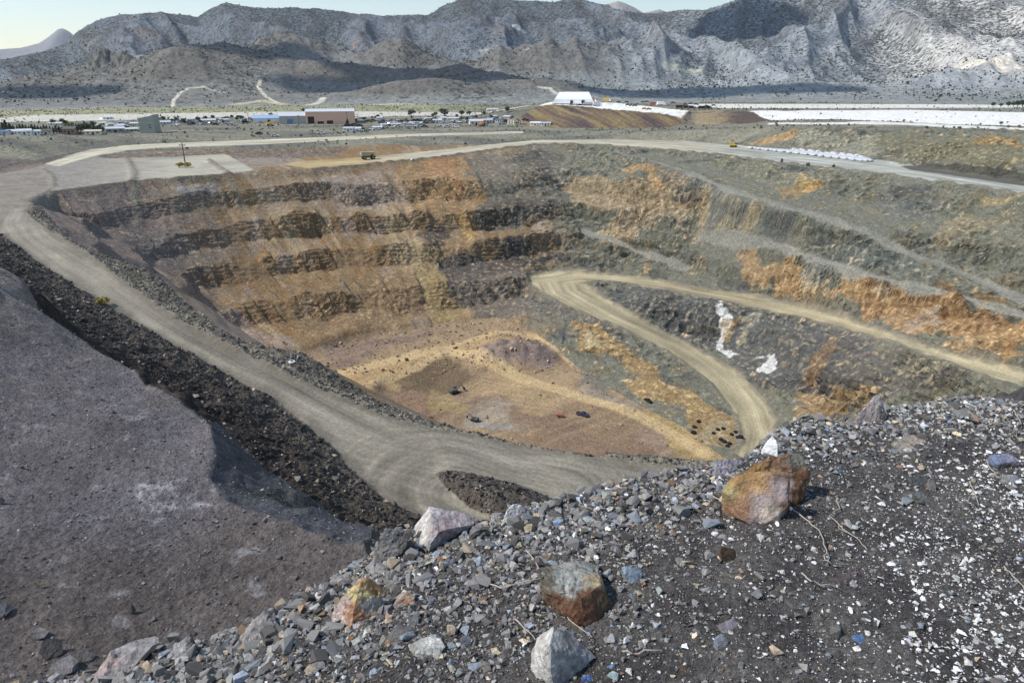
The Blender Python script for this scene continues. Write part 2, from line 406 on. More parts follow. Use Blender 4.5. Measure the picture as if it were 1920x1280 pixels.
dump = (REG == 0) & (in_poly(X, Y, W3['DT']) | in_poly(X, Y, W3['DB'] + W3['DT'][:6][::-1]) | in_poly(X, Y, W3['MB'] + W3['MT'][::-1]))
REG[plain] = 20
REG[dump] = 21
def soft(mask, n): return boxblur(boxblur(mask.astype(np.float32), n), n)
road = np.isin(REG, [RI['roadA'], RI['roadR'], RI['roadS'], RI['roadU']])
flat = road | np.isin(REG, [RI['pad']])
flat_s = soft(flat, 3)
# round off the straight facets of the control lines
Zs = boxblur(boxblur(Z, 4), 3)
Z = np.where(R > 60, mix(Zs, Z, np.clip(flat_s * .5, 0, 1)), boxblur(Z, 3))
px, py = project(X, Y, Z)
wall = (REG == 0) & (R > 120)
fl = RI['floor']
wsoft = soft(wall, 5)
# ---- benches cut in the back and left walls
t = (-Z) + 5.5 * fbm2(X / 75, Y / 75, 3) + 2.4 * fbm2(X / 19, Y / 19, 3)
H = 15.2
t2 = (t - 57.5) / H
near_wall = (R < 268) & (A < math.radians(9))
fr = t2 - np.floor(t2)
S = np.clip((fr - .48) / .33, 0, 1); S = mix(S, sst(.46, .86, fr), .35)
face = sst(.44, .52, fr) * sst(.88, .78, fr)
inpit = sst(54.5, 59, -Z) * sst(131, 125, -Z)
ang_ = np.degrees(np.arctan2(X - 5, Y - 225)); rad_ = np.hypot(X - 5, Y - 225)
chute = sst(-.02, .32, .8 * n2(ang_ / 5.5 + 3, rad_ / 110) + .45 * n2(ang_ / 2.1 + 9, rad_ / 80))
bw = (1 - .5 * chute) * wsoft * inpit * sst(math.radians(9), math.radians(-2), A) * (.58 + .35 * fbm2(X / 34 + 3, Y / 34, 2))
bwr = wsoft * inpit * sst(math.radians(-2), math.radians(9), A) * (.26 + .2 * fbm2(X / 34 + 3, Y / 34, 2))
bw = np.clip(bw + bwr, 0, 1) * (1 - .40 * sst(math.radians(-15), math.radians(-23), A)) * np.where(near_wall, 0, 1)
face = face * bw
Z = Z + bw * ((fr - S) * H)
# ---- rocky relief
# old narrow benches on the right wall stay smooth
def line_dist(x, y, line):
    best = np.full(np.shape(x), 1e9, np.float32); P = np.array([p[:2] for p in line])
    for a, b in zip(P[:-1], P[1:]):
        d = b - a; l = np.hypot(*d); d = d / l
        s = np.clip((x - a[0]) * d[0] + (y - a[1]) * d[1], 0, l); best = np.minimum(best, np.hypot(x - a[0] - s * d[0], y - a[1] - s * d[1]))
    return best
bench = np.zeros_like(Z)
bi_ = np.where((REG == 0) & (A > math.radians(0)) & (R < 620) & (R > 180))
wob = 1.2 * n2(X[bi_] / 14, Y[bi_] / 14)
mid_ = lambda a, b: [((p[0] + q[0]) / 2, (p[1] + q[1]) / 2) for p, q in zip(W3[a], W3[b])]
for ln, w_ in ((mid_('R1a', 'R1b'), 3.0), (mid_('R2c', 'R2d'), 2.4), (W3['R2a'], 2.0)):
    bench[bi_] = np.maximum(bench[bi_], sst(w_, w_ * .45, line_dist(X[bi_], Y[bi_], ln) + wob))
scree = sst(-.05, .28, fbm2(X / 48 + 21, Y / 48, 3)) * sst(-3, 3, np.degrees(A)) * .75
scree = np.maximum(scree, sst(0, 1, samp(patch([(1160,285),(1300,325),(1430,372),(1620,440),(1730,470),(1640,420),(1760,430),(1700,380),(1560,370),(1380,330),(1250,290)], 4), X, Y)) * .85)
idx = np.where((wsoft > .05) & (R < 660))
x, y, z = X[idx], Y[idx], Z[idx]
ws = wsoft[idx]
rt_ = sst(-3, 5, np.degrees(A[idx]))
st = np.clip(mix(.16, .72, rt_) + 1.1 * face[idx], 0, 1.25) * ws * (1 - .95 * bench[idx]) * (1 - .8 * scree[idx])
sa_, sb_ = math.cos(.5), math.sin(.5)
us = x * .45 + y * .89; zs_ = z * .8 + us * .28                  # beds dipping along the wall
strata = 1 - np.abs(n3(us / 13, (x * .89 - y * .45) / 7, zs_ / 2.6)) * 2.2
strat2 = n3(us / 5, (x * .89 - y * .45) / 3 + 9, zs_ / 1.1)
q1 = (zs_ + 1.6 * n3(x / 11 + 4, y / 11, z / 11)) / 4.4; q2 = (us + x * .3 + 2.2 * n3(x / 9, y / 9 + 7, z / 9)) / 7.5; q3 = (z + us * .1 + .8 * n3(x / 5, y / 5 + 3, z / 5)) / 1.9
saw = (1.9 * (q1 - np.floor(q1) - .5) + 1.3 * (q2 - np.floor(q2) - .5)) * sst(-.25, .25, n3(x / 20 + 30, y / 20, z / 20)) + .55 * (q3 - np.floor(q3) - .5)
st = st * sst(-127, -118, z) * np.where((R[idx] < 268) & (A[idx] < math.radians(9)), .2, 1)
big = n3(x / 24, y / 24, z / 14)
mid = 1 - np.abs(n3(x / 8.5, y / 8.5, z / 6)) * 2
mid2 = 1 - np.abs(n3(x / 3.6 + 5, y / 3.6, z / 2.6)) * 2
fin = n3(x / 1.5, y / 1.5, z / 1.2)
rel = big * mix(1.2, 1.9, rt_) + (mid - .3) * mix(.5, 1.0, rt_) + (mid2 - .3) * .7 + fin * .12 + (strata - .3) * mix(.4, 1.0, rt_) + strat2 * .15 + saw * mix(1.15, 1.35, rt_)
gull = n2((x * .8 + y * .35) / 5.0 + 0.6 * n2(x / 15, y / 15), z / 45)     # run-out gullies down the talus
Z[idx] += (rel * st * 1.0 + gull * .5 * ws * (1 - bench[idx])).astype(np.float32)
X[idx] += (st * (rel * np.clip(-np.sin(A[idx]) * 1.2 - .1, -1, 1)) * .8).astype(np.float32)
Y[idx] += (-st * rel * .8).astype(np.float32)
NS_ = np.zeros_like(Z); NS_[idx] = .6 * strata + .8 * strat2
# ---- rough belts: dark rubble with painted shade below the plateau, road verges, hump, plateau
def bump_reg(mask, f):
    m = soft(mask, 2); i = np.where(m > .02)
    Z[i] += (f(X[i], Y[i]) * m[i]).astype(np.float32)
bump_reg(REG == RI['band'], lambda x, y: 2.2 * fbm2(x / 22, y / 22, 3) + 1.5 * (ridg2(x / 9, y / 9, 3) - .3) + .5 * n2(x / 1.7, y / 1.7) + .3 * n2(x / .8, y / .8))
bump_reg(REG == RI['verge'], lambda x, y: .9 * (ridg2(x / 7, y / 7, 2) - .2) + .35 * n2(x / 1.6, y / 1.6) + .2 * n2(x / .8, y / .8))
bump_reg(REG == RI['hump'], lambda x, y: .8 * fbm2(x / 6, y / 6, 3) + .25 * n2(x / 1.1, y / 1.1))
bump_reg(REG == RI['plateau'], lambda x, y: .55 * fbm2(x / 11, y / 11, 3) + .09 * fbm2(x / .9, y / .9, 3) + .05 * n2(x / .3, y / .3))
bump_reg(REG == RI['slopeB'], lambda x, y: 1.1 * (ridg2(x / 6, y / 6, 3) - .3) + .25 * fbm2(x / 1.1, y / 1.1, 2))
bump_reg(REG == fl, lambda x, y: .5 * fbm2(x / 9, y / 9, 3) + .12 * n2(x / 1.4, y / 1.4))
bump_reg((REG == 20) & (R < 900), lambda x, y: 1.2 * fbm2(x / 60, y / 60, 3) + .25 * n2(x / 4, y / 4))
bump_reg(REG == 21, lambda x, y: .9 * (ridg2(x / 14, y / 14, 3) - .3) + .4 * n2(x / 2.5, y / 2.5))
# lump of rock at the left end of the plateau
lx, ly = at_h(15, 545, 15)[:2]
Z += (2.6 * np.exp(-(((X - lx + 6) / 9) ** 2 + ((Y - ly) / 5.5) ** 2)) * (1 + .5 * fbm2(X / 3, Y / 3, 3))).astype(np.float32)
# ---- windrows along the road edges
berm = np.zeros_like(Z)
def windrow(line, m, hgt, w_):
    i = np.where(m); d_ = line_dist(X[i], Y[i], line) + .5 * n2(X[i] / 5, Y[i] / 5)
    b_ = np.exp(-(d_ / w_) ** 2) * np.clip(.8 + .7 * n2(X[i] / 6 + 50, Y[i] / 6), .15, 1.4)
    Z[i] += (b_ * hgt).astype(np.float32); berm[i] = np.maximum(berm[i], np.clip(b_, 0, 1))
inz = (R > 190) & (R < 640) & (np.abs(np.degrees(A)) < 48)
for ln, h_ in (('R3a', .9), ('R3b', .55)): windrow(W3[ln], inz & (A > math.radians(-3)) & (R < 430), h_, 1.3)
windrow(W3['Rm'], inz & (R > 290), 1.3, 1.9)
windrow(W3['RmL'][:6], inz & (A < math.radians(-20)), 1.0, 1.6)
windrow([at_h(248,349,52), at_h(252,322,51.8), at_h(240,300,51.6)], inz & (A < math.radians(-20)), 1.2, 2.2)
windrow([at_h(440,332,51.8), at_h(405,312,51.4), at_h(392,300,51.2)], inz & (A < math.radians(-20)), 1.5, 2.2)
windrow([at_h(100,350,53), at_h(98,330,52), at_h(80,318,51.4)], inz & (A < math.radians(-20)), .9, 1.6)
windrow(W3['F'][2:12], (R > 100) & (R < 320) & (A < 0), .5, 1.3)
# ---- wheel ruts along the roads
def along(x, y, line):
    """distance along and across a road whose centre line is given"""
    P = np.array([(p[0], p[1]) for p in line]); best = np.full(x.shape, 1e9, np.float32); S_ = np.zeros_like(best); T_ = np.zeros_like(best); acc = 0
    for a, b in zip(P[:-1], P[1:]):
        d = b - a; l = np.hypot(*d); d = d / l
        s = np.clip((x - a[0]) * d[0] + (y - a[1]) * d[1], 0, l); tx = x - a[0] - s * d[0]; ty = y - a[1] - s * d[1]
        q = np.hypot(tx, ty); m = q < best
        best = np.where(m, q, best); S_ = np.where(m, acc + s, S_); T_ = np.where(m, d[0] * ty - d[1] * tx, T_); acc += l
    return S_, T_
def centre(a, b, n=16):
    def res(p):
        p = np.array([q[:2] for q in p]); l = np.r_[0, np.cumsum(np.hypot(*np.diff(p, axis=0).T))]
        u = np.linspace(0, l[-1], n); return np.stack([np.interp(u, l, p[:, 0]), np.interp(u, l, p[:, 1])], 1)
    return (res(a) + res(b)) / 2
CL = {'roadA': centre(W3['F'], W3['N'][3:]), 'roadR': centre(W3['Rm'], W3['Ro']), 'roadU': centre(W3['Ul'], W3['Uu']), 'roadS': centre(W3['R3a'], W3['R3b'], 26)}
rut = np.zeros_like(Z)
for k in CL:
    i = np.where(REG == RI[k]); s, tt = along(X[i], Y[i], CL[k])
    tt = tt + .8 * n2(s / 30, s * 0 + 3)
    rt = .32 * n2(tt / .9 + 11, s / 45) + .16 * n2(tt / .38, s / 28) + .75 * n2(tt / 3.4, s / 80) + .3 * n2(tt / 6, s / 16)
    rut[i] = rt
    Z[i] += (.10 * rt).astype(np.float32)
# heaps and cuts on the pit floor
fm_ = soft(REG == fl, 3)
for px_, py_, w_, h_ in ((940,668,15,3.2),(985,662,13,3.0),(905,676,9,1.8),(790,655,9,1.3),(1150,765,8,1.2),(700,668,10,1.6),(1080,712,8,1.6),(740,655,10,1.5)):
    c_ = hit(px_, py_); Z += (fm_ * h_ * np.exp(-(((X - c_[0]) / w_) ** 2 + ((Y - c_[1]) / (w_ * .7)) ** 2)) * (1 + .4 * n2(X / 5, Y / 5))).astype(np.float32)
# turning tracks swinging round the median
i = np.where(REG == RI['roadA']); d_ = line_dist(X[i], Y[i], W3['Hr']); k_ = sst(38, 14, d_)
d_ = d_ + 2.5 * n2(X[i] / 20, Y[i] / 20)
rut[i] = mix(rut[i], .5 * n2(d_ / 1.3, X[i] / 22 + Y[i] / 26) + .55 * n2(d_ / 3.4 + 9, X[i] / 24 - Y[i] / 20), k_) + .35 * n2((X[i] * .3 + Y[i] * .95 + 4 * n2(X[i] / 25, Y[i] / 25)) / 1.4, (X[i] * .95 - Y[i] * .3) / 30) * k_
# tracks on the pit floor and on the pad
i = np.where(REG == fl); u = X[i] * .75 + Y[i] * .66; v = X[i] * -.66 + Y[i] * .75
v = v + 5 * n2(u / 45, v / 30); rut[i] = .28 * n2(v / 1.3, u / 40) + .6 * n2(v / 4.2, u / 50) + .3 * n2((u + v * .6) / 2.2, (v - u * .6) / 35)
i = np.where(REG == RI['pad']); rut[i] = .6 * n2(Y[i] / 2.5 + .2 * X[i] / 2.5, X[i] / 50)
print('relief', X.shape, time.time() - T0)
# ------------------------------------------------------------------ albedo of the ground, in plan
COL = np.zeros(X.shape + (3,), np.float32)
def setc(m, c): COL[m] = c
nA = fbm2(X / 40, Y / 40, 4); nB = fbm2(X / 9 + 40, Y / 9, 4); nC = fbm2(X / 2.4, Y / 2.4 + 50, 3); nD = n2(X / .9, Y / .9)
def V3(m): return m[..., None]
# walls: brown to the left and back, grey-green on the right
a_deg = np.degrees(A)
brown_l = lin(138, 124, 115); brown_b = lin(148, 125, 93); grey_g = lin(138, 137, 120); grey_d = lin(96, 100, 98)
tl = sst(-29, -21, a_deg + 3 * nA); tr_ = sst(-1, 6, a_deg + 5 * nA)
wc = mix(mix(brown_l, brown_b, V3(tl)), grey_g, V3(tr_))
wc = mix(wc, wc * np.array([1.10, .98, .86]), V3(sst(-.1, .4, nB)))
wc = mix(wc, grey_d * .9, V3(sst(.12, .45, fbm2(X / 26 + 9, Y / 26 - 3, 4)) * tr_ * .8))
wc = mix(wc, lin(168, 152, 140), V3(sst(.1, .5, fbm2(X / 14 + 3, Y / 30, 3)) * (1 - tr_) * tl * .6))       # pale runs of scree
wc = wc * V3(1 - .24 * np.clip(face, 0, 1) * (1 - .55 * tr_))                                             # the blasted faces are darker rock
COL[:] = wc
wallish0 = (REG == 0).astype(np.float32)
P_ = (REG == 20)
# run-out streaks down the walls, fanning from the middle of the pit
ang = np.degrees(np.arctan2(X - 5, Y - 225)); rad = np.hypot(X - 5, Y - 225)
stk = .6 * n2(ang / 1.7, rad / 90) + .5 * n2(ang / .6 + 30, rad / 60) + .35 * n2(ang / 4.5 + 7, rad / 70)
sw_ = (wallish0 * (1 - .6 * face) * (1 - tr_))
COL[:] = mix(COL, COL * .5 + lin(186, 166, 136) * .58, V3(sst(.05, .5, stk) * sw_ * .8))
COL[:] = mix(COL, COL * np.array([.84, .72, .58]), V3(sst(.05, .5, -stk + .3 * nA) * sw_ * tl * .5))
COL[:] = COL * V3(mix(.84, .66, tr_))
# painted patches of other rock
wx = X + 9 * n2(X / 22, Y / 22 + 70) + 2.5 * n2(X / 5, Y / 5) ; wy = Y + 9 * n2(X / 22 + 30, Y / 22) + 2.5 * n2(X / 5 + 8, Y / 5)
OR = lin(184, 156, 110); YO = lin(182, 163, 120); TAN = lin(190, 164, 122); WHT = lin(214, 212, 204); DK = lin(74, 76, 78); DG = lin(96, 100, 100); MAU = lin(156, 143, 128); RU = lin(150, 100, 58); GG = lin(132, 136, 122)
patches = [
 # back and left wall
 ([(470,330),(560,312),(650,316),(740,318),(770,360),(700,400),(600,395),(500,400)], MAU, .4, 3),
 ([(600,330),(720,325),(740,390),(640,400)], lin(176,160,150), .45, 3),
 ([(560,560),(640,540),(780,500),(850,560),(860,600),(760,618),(640,636),(560,640)], lin(160,132,92), .7, 3),
 ([(740,312),(800,303),(860,298),(895,340),(905,400),(895,450),(870,480),(845,470),(835,430),(795,390),(760,350)], lin(184,146,92), .85, 3),
 ([(800,300),(840,296),(870,340),(860,370),(820,350)], lin(188,132,72), .8, 2),
 ([(850,400),(880,390),(890,450),(860,460)], lin(200,160,84), .9, 2),
 ([(770,480),(815,510),(850,560),(868,600),(820,612),(790,560)], lin(186,160,96), .8, 2),
 ([(690,380),(740,400),(790,470),(820,500),(780,520),(720,470)], lin(190,166,120), .55, 3),
 ([(870,300),(930,285),(1000,278),(1060,300),(1080,340),(1040,385),(970,430),(915,440),(905,380)], lin(122,122,110), .85, 3),
 ([(960,300),(1010,282),(1060,290),(1040,320),(1000,335)], DK, .6, 2),
 ([(905,400),(960,385),(1040,370),(1040,400),(960,425),(915,430)], lin(80,76,70), .8, 2),
 ([(783,432),(830,424),(838,462),(800,476)], DK, .85, 1),
 ([(812,492),(900,476),(985,452),(1060,462),(1065,490),(1000,512),(900,535),(835,530)], lin(76,80,84), .9, 2),
 ([(830,530),(900,530),(985,515),(1000,545),(1060,575),(1150,612),(1200,660),(1120,640),(1060,620),(960,600),(880,600)], lin(118,114,106), .9, 2),
 ([(985,455),(1010,450),(1030,490),(1010,495)], OR, .7, 1),
 ([(90,365),(260,345),(420,332),(430,400),(300,450),(160,450)], lin(124,116,106), .5, 3),
 ([(325,338),(390,335),(400,370),(350,370)], lin(176,170,162), .8, 2),
 ([(335,552),(420,585),(530,640),(470,645),(400,607)], lin(186,160,140), .9, 2),
 ([(230,420),(330,440),(420,470),(400,500),(290,500),(230,470)], lin(128,122,114), .6, 3),
 # right wall
 ([(1055,350),(1105,335),(1180,348),(1250,350),(1300,380),(1420,388),(1450,430),(1410,440),(1310,405),(1220,400),(1180,430),(1130,390),(1065,372)], OR, .9, 3),
 ([(1180,318),(1235,312),(1310,345),(1260,358),(1205,345)], lin(198,154,88), .85, 2),
 ([(1300,395),(1420,420),(1480,455),(1420,455),(1310,430)], YO, .7, 2),
 ([(1180,400),(1260,390),(1300,420),(1220,440),(1170,465),(1120,440)], lin(190,168,132), .8, 2),
 ([(1130,430),(1180,440),(1180,470),(1140,462)], lin(196,168,118), .7, 2),
 ([(1390,470),(1470,485),(1560,520),(1640,560),(1600,600),(1540,575),(1440,540),(1400,505)], lin(200,158,96), .95, 2),
 ([(1575,570),(1660,540),(1760,556),(1830,585),(1915,612),(1915,680),(1800,650),(1710,620),(1600,590)], lin(192,146,84), .95, 2),
 ([(1830,560),(1900,570),(1910,590),(1850,582)], lin(192,150,80), .8, 1),
 ([(1720,660),(1820,640),(1915,640),(1915,690),(1830,680)], lin(190,150,90), .8, 2),
 ([(1655,532),(1690,538),(1670,562),(1640,558)], lin(196,188,168), .6, 2),
 ([(1705,592),(1755,600),(1745,618),(1710,612)], lin(200,190,172), .6, 2),
 ([(1520,480),(1570,500),(1560,520),(1510,500)], lin(205,195,165), .6, 2),
 ([(1200,485),(1235,510),(1250,530),(1225,530)], OR, .8, 1),
 ([(1495,330),(1512,328),(1520,355),(1500,362)], lin(210,170,90), .9, 1),
 ([(1470,352),(1530,345),(1540,360),(1470,366)], lin(196,150,70), .8, 1),
 ([(1780,410),(1860,400),(1870,430),(1800,460),(1740,460)], lin(170,152,112), .8, 3),
 ([(1840,372),(1920,380),(1920,395),(1850,390)], lin(190,160,90), .7, 2),
 ([(1330,300),(1450,310),(1560,340),(1500,350),(1380,330)], lin(140,138,112), .6, 3),
 ([(1150,290),(1290,330),(1420,375),(1600,440),(1500,430),(1380,380),(1240,330)], lin(112,116,112), .7, 2),
 ([(1500,440),(1640,470),(1760,530),(1860,560),(1700,535),(1560,500)], lin(112,122,116), .8, 3),
 ([(1620,370),(1720,370),(1760,410),(1660,400)], lin(104,110,112), .6, 3),
 # wall between the two ramps
 ([(1100,542),(1280,555),(1420,585),(1560,610),(1680,650),(1560,720),(1440,730),(1380,690),(1290,640),(1180,585)], lin(94,97,99), .9, 2),
 ([(1560,640),(1700,650),(1860,730),(1760,760),(1500,790),(1460,760),(1500,700)], lin(104,98,92), .8, 3),
 ([(1336,585),(1362,580),(1368,615),(1345,640),(1392,668),(1388,690),(1340,660)], WHT, .95, 1),
 ([(1424,658),(1462,664),(1440,684),(1424,676)], WHT, .9, 1),
 ([(1330,575),(1350,575),(1360,600),(1345,600)], lin(210,208,200), .8, 1),
 ([(1340,612),(1390,606),(1370,630),(1345,632)], lin(200,160,90), .7, 1),
 ([(1395,590),(1410,592),(1405,640),(1395,640)], lin(190,180,150), .6, 1),
 ([(1480,745),(1545,735),(1640,735),(1640,760),(1560,775),(1480,790)], lin(182,148,92), .85, 2),
 ([(1500,700),(1550,660),(1570,665),(1520,715)], lin(150,112,64), .8, 1),
 ([(1720,670),(1830,725),(1800,735),(1720,690)], lin(170,164,130), .7, 1),
 # below the lower ramp
 ([(1065,600),(1110,612),(1160,650),(1220,690),(1290,745),(1385,800),(1385,840),(1320,810),(1240,750),(1160,700),(1100,660)], lin(190,152,82), .85, 2),
 ([(1090,625),(1120,632),(1150,655),(1120,660)], lin(200,184,138), .8, 1),
 ([(1330,790),(1365,800),(1350,830),(1330,815)], lin(190,174,134), .6, 1),
 ([(400,292),(560,292),(585,315),(540,308),(470,318),(420,325),(395,310)], lin(160,150,142), .8, 2),
 ([(1690,305),(1800,309),(1935,325),(1935,341),(1790,321),(1700,309)], lin(84,80,72), .9, 1),
 ([(160,290),(560,275),(640,270),(640,292),(560,296),(250,298)], lin(112,104,96), .8, 2),
 ([(-100,262),(180,266),(120,300),(0,322),(-100,330)], lin(104,98,92), .85, 3),
 # cut bank behind the upper road
 ([(1290,252),(1400,246),(1500,243),(1480,268),(1380,270),(1300,264)], lin(200,158,96), .9, 3),
 ([(1640,248),(1920,262),(1920,325),(1750,305),(1640,290)], lin(128,122,86), .7, 4),
 ([(1830,262),(1920,262),(1920,275),(1840,275)], lin(170,130,60), .7, 2),
 ([(1490,248),(1640,250),(1640,295),(1500,280)], lin(160,158,136), .8, 3),
 ([(980,250),(1100,250),(1100,262),(990,262)], lin(130,110,84), .6, 3),
]
wallish = (REG == 0) | (REG == RI['verge'])
wi = np.where(wallish & (R < 700))
pxw, pyw = wx[wi], wy[wi]; cw = COL[wi]; fw = face[wi]
for pts, c, s, so_ in patches:
    k = samp(patch(pts, so_), pxw, pyw)
    k = sst(.22, .72, k + .30 * nB[wi] + .22 * nC[wi] + .12 * nD[wi] + .20 * (NS_[wi] - .2) + .22 * stk[wi] * (1 - tr_[wi])) * s * .86
    c = mix(c, np.full(3, float(np.mean(c))), .20) * (.75 if c[0] < .62 else 1)
    cv = np.broadcast_to(c, cw.shape)
    if c[0] < .62:
        cv = mix(cv, cv * .35 + TAN * .75, (sst(.2, .7, nC[wi] + .4 * nD[wi] + .5 * NS_[wi]) * .5)[:, None])
        cv = mix(cv, cv * np.array([.72, .58, .5]), (sst(.1, .5, -nB[wi] - .4 * nC[wi]) * .6)[:, None])
    else: k = sst(.10, .5, k + .18 * nC[wi])
    cw = mix(cw, cv * (1 + .25 * nB[wi] + .25 * nC[wi])[:, None], k[:, None])
COL[wi] = cw
cw = mix(cw, lin(138, 136, 125) * (1 + .22 * nB[wi])[:, None], (bench[wi] * .85)[:, None])
sc_ = scree[wi][:, None]
cw = mix(cw, cw * .55 + lin(116, 116, 106) * .45, sc_ * .45)
COL[wi] = cw
# flecks of pale and dark rock on every wall
fl1 = sst(.25, .7, nC + .5 * nD + .45 * NS_) * (1 - .75 * scree) * (1 - bench) * mix(np.minimum(.3 + .9 * face, 1), 1, tr_); fl2 = sst(.22, .6, -nC + .3 * nB - .3 * nD - .45 * NS_) * (1 - .75 * scree) * (1 - bench) * mix(np.minimum(.25 + .9 * face, 1), 1, tr_)
COL[wi] = mix(COL[wi], COL[wi] * 1.5 + .03, fl1[wi][:, None] * .62)
COL[wi] = mix(COL[wi], COL[wi] * .48, (fl2[wi] * .7)[:, None])
# roads, pad, floor
g = 1 + .62 * rut + .18 * nB + .28 * sst(.25, .6, rut) * sst(-.2, .3, nA + .6 * nB)
rA = lin(140, 133, 118); rR = lin(178, 170, 148); rS = lin(164, 153, 124); rU = lin(186, 178, 156)
for k, c in (('roadA', rA), ('roadR', rR), ('roadS', rS), ('roadU', rU)):
    m = REG == RI[k]; COL[m] = c * g[m][:, None]
mR = (REG == RI['roadR'])
COL[mR] = mix(COL[mR], lin(166, 166, 154) * g[mR][:, None], sst(12, 20, a_deg[mR])[:, None])
COL[mR] = mix(COL[mR], lin(176, 150, 100) * g[mR][:, None], (sst(-7, -14, a_deg[mR]) * .8)[:, None])
m = REG == RI['pad']; COL[m] = (mix(lin(178, 171, 152), lin(150, 144, 130), V3(sst(-.1, .4, nA + .6 * rut))) * (1 + .35 * rut + .2 * nB)[..., None])[m]
pk = sst(-24, -33, a_deg) ; COL[m] = mix(COL[m], (lin(140, 134, 124) * (1 + .5 * nC + .3 * nB)[..., None])[m], pk[m][:, None])
m = REG == fl
fc = mix(lin(158, 136, 106), lin(126, 106, 88), V3(sst(-.15, .35, nA + .25 * nB)))
fc = fc * V3(1 + .30 * rut + .18 * nC)
COL[m] = fc[m]
fpatch = [
 ([(590,660),(760,625),(860,610),(760,640),(650,690)], lin(128,110,98), .8, 3),
 ([(640,690),(720,680),(830,650),(960,620),(940,640),(860,665),(800,680),(720,720),(690,735)], lin(176,148,106), .8, 2),
 ([(720,700),(800,675),(870,680),(880,720),(820,745),(740,740)], lin(108,92,70), .8, 2),
 ([(705,730),(800,745),(860,770),(840,790),(760,780)], lin(130, 106, 86), .8, 2),
 ([(800,735),(850,730),(875,760),(860,780),(815,770)], lin(158,138,96), .6, 1),
 ([(800,752),(840,752),(830,762),(805,760)], lin(118,100,62), .6, 1),
 ([(890,655),(960,645),(1020,655),(1050,680),(980,690),(900,680)], lin(138,122,116), .8, 2),
 ([(900,700),(1000,715),(1100,750),(1080,770),(960,760),(890,740)], lin(172,148,112), .7, 3),
 ([(880,750),(960,760),(990,800),(900,800),(880,780)], lin(160,148,130), .7, 3),
 ([(890,785),(960,795),(950,810),(890,800)], lin(150,146,140), .8, 2),
 ([(960,775),(1080,760),(1240,800),(1270,850),(1100,850),(980,820)], lin(132, 110, 88), .6, 3),
 ([(1100,730),(1200,745),(1200,775),(1140,765)], lin(148,140,128), .6, 2),
 ([(1080,700),(1140,710),(1180,740),(1100,735)], lin(120,118,108), .8, 1),
 ([(1150,760),(1280,790),(1400,850),(1370,870),(1250,820)], lin(172,148,98), .7, 2),
 ([(1200,815),(1240,810),(1290,855),(1250,860)], lin(150,130,112), .7, 1),
]
wi = np.where(m); cw = COL[wi]
for pts, c, s, so_ in fpatch:
    k = samp(patch(pts, so_), wx[wi], wy[wi]); k = sst(.1, .85, k + .45 * nB[wi] + .3 * nC[wi]) * s
    cw = mix(cw, c * (1 + .40 * rut[wi] + .15 * nC[wi])[:, None], k[:, None])
COL[wi] = cw
fmark = [   # beaten tracks over the floor
 ([(640,700),(760,672),(830,655),(930,690),(1060,735),(1200,780),(1320,850)], 5, lin(200,174,130)),
 ([(700,715),(780,690),(830,655),(900,632),(950,622),(1020,640),(1075,680)], 3.5, lin(196,170,128)),
]
for pts, w_, c in fmark:
    P2 = [hit(*p) for p in pts]; s, tt = along(X[wi], Y[wi], P2)
    s0, s1 = 0, s.max()
    dd = np.full(len(tt), 1e9)
    PP = np.array([p[:2] for p in P2])
    for a, b in zip(PP[:-1], PP[1:]):
        d_ = b - a; l_ = np.hypot(*d_); d_ = d_ / l_
        q = np.clip((X[wi] - a[0]) * d_[0] + (Y[wi] - a[1]) * d_[1], 0, l_)
        dd = np.minimum(dd, np.hypot(X[wi] - a[0] - q * d_[0], Y[wi] - a[1] - q * d_[1]))
    k = sst(w_, w_ * .45, dd + 1.0 * nB[wi]) * .8
    cw = mix(cw, c * (1 + .2 * rut[wi])[:, None], k[:, None])
COL[wi] = cw
mb_ = np.where(berm > .12); COL[mb_] = mix(COL[mb_], lin(122, 116, 102) * (1 + .4 * nC[mb_])[:, None], (sst(.12, .6, berm[mb_]) * .75)[:, None])
i = np.where(np.isin(REG, [RI['roadA'], RI['pad'], 0]) & (X < -180) & (R < 600) & (R > 180))
for pts, c, s in (([(-260,335),(0,328),(85,322),(97,350),(48,390),(0,395),(-260,398)], lin(134, 126, 114), .8),):
    k = sst(.2, .7, samp(patch(pts, 4), X[i], Y[i]) + .4 * nB[i]) * s; COL[i] = mix(COL[i], c * (1 + .5 * nC[i] + .4 * nB[i])[:, None], k[:, None])
i = np.where((X > 150) & (R < 620) & (R > 280))
k = sst(.25, .6, samp(patch([(1686,311),(1740,309),(1830,315),(1935,333),(1990,345),(1990,358),(1920,349),(1800,331),(1710,319)], 2), X[i], Y[i]) + .25 * nB[i]) * .92; COL[i] = mix(COL[i], lin(80, 77, 68) * (1 + .2 * nC[i])[:, None], k[:, None])
# verge, rubble belt, hump, plateau
m = REG == RI['verge']; COL[m] = mix(lin(116, 111, 98), lin(92, 87, 80), sst(-.3, .3, nB + .5 * nC)[..., None])[m]
m = np.where(REG == RI['verge']); dF = line_dist(X[m], Y[m], W3['F']); COL[m] = mix(COL[m], rA * (1 + .3 * nC[m])[:, None], (sst(4.5, .5, dF + 2.5 * nB[m]) * .8)[:, None])
m = REG == RI['roadA']; mm_ = np.where(m); dF = line_dist(X[mm_], Y[mm_], W3['F'][2:]); COL[mm_] = mix(COL[mm_], lin(112, 106, 93) * (1 + .3 * nC[mm_])[:, None], (sst(3.0, .3, dF + 2.0 * nB[mm_]) * .6)[:, None]); dF = line_dist(X[mm_], Y[mm_], W3['N'][3:]); COL[mm_] = mix(COL[mm_], lin(104, 98, 88) * (1 + .3 * nC[mm_])[:, None], (sst(3.5, .3, dF + 2.5 * nB[mm_]) * .65)[:, None])
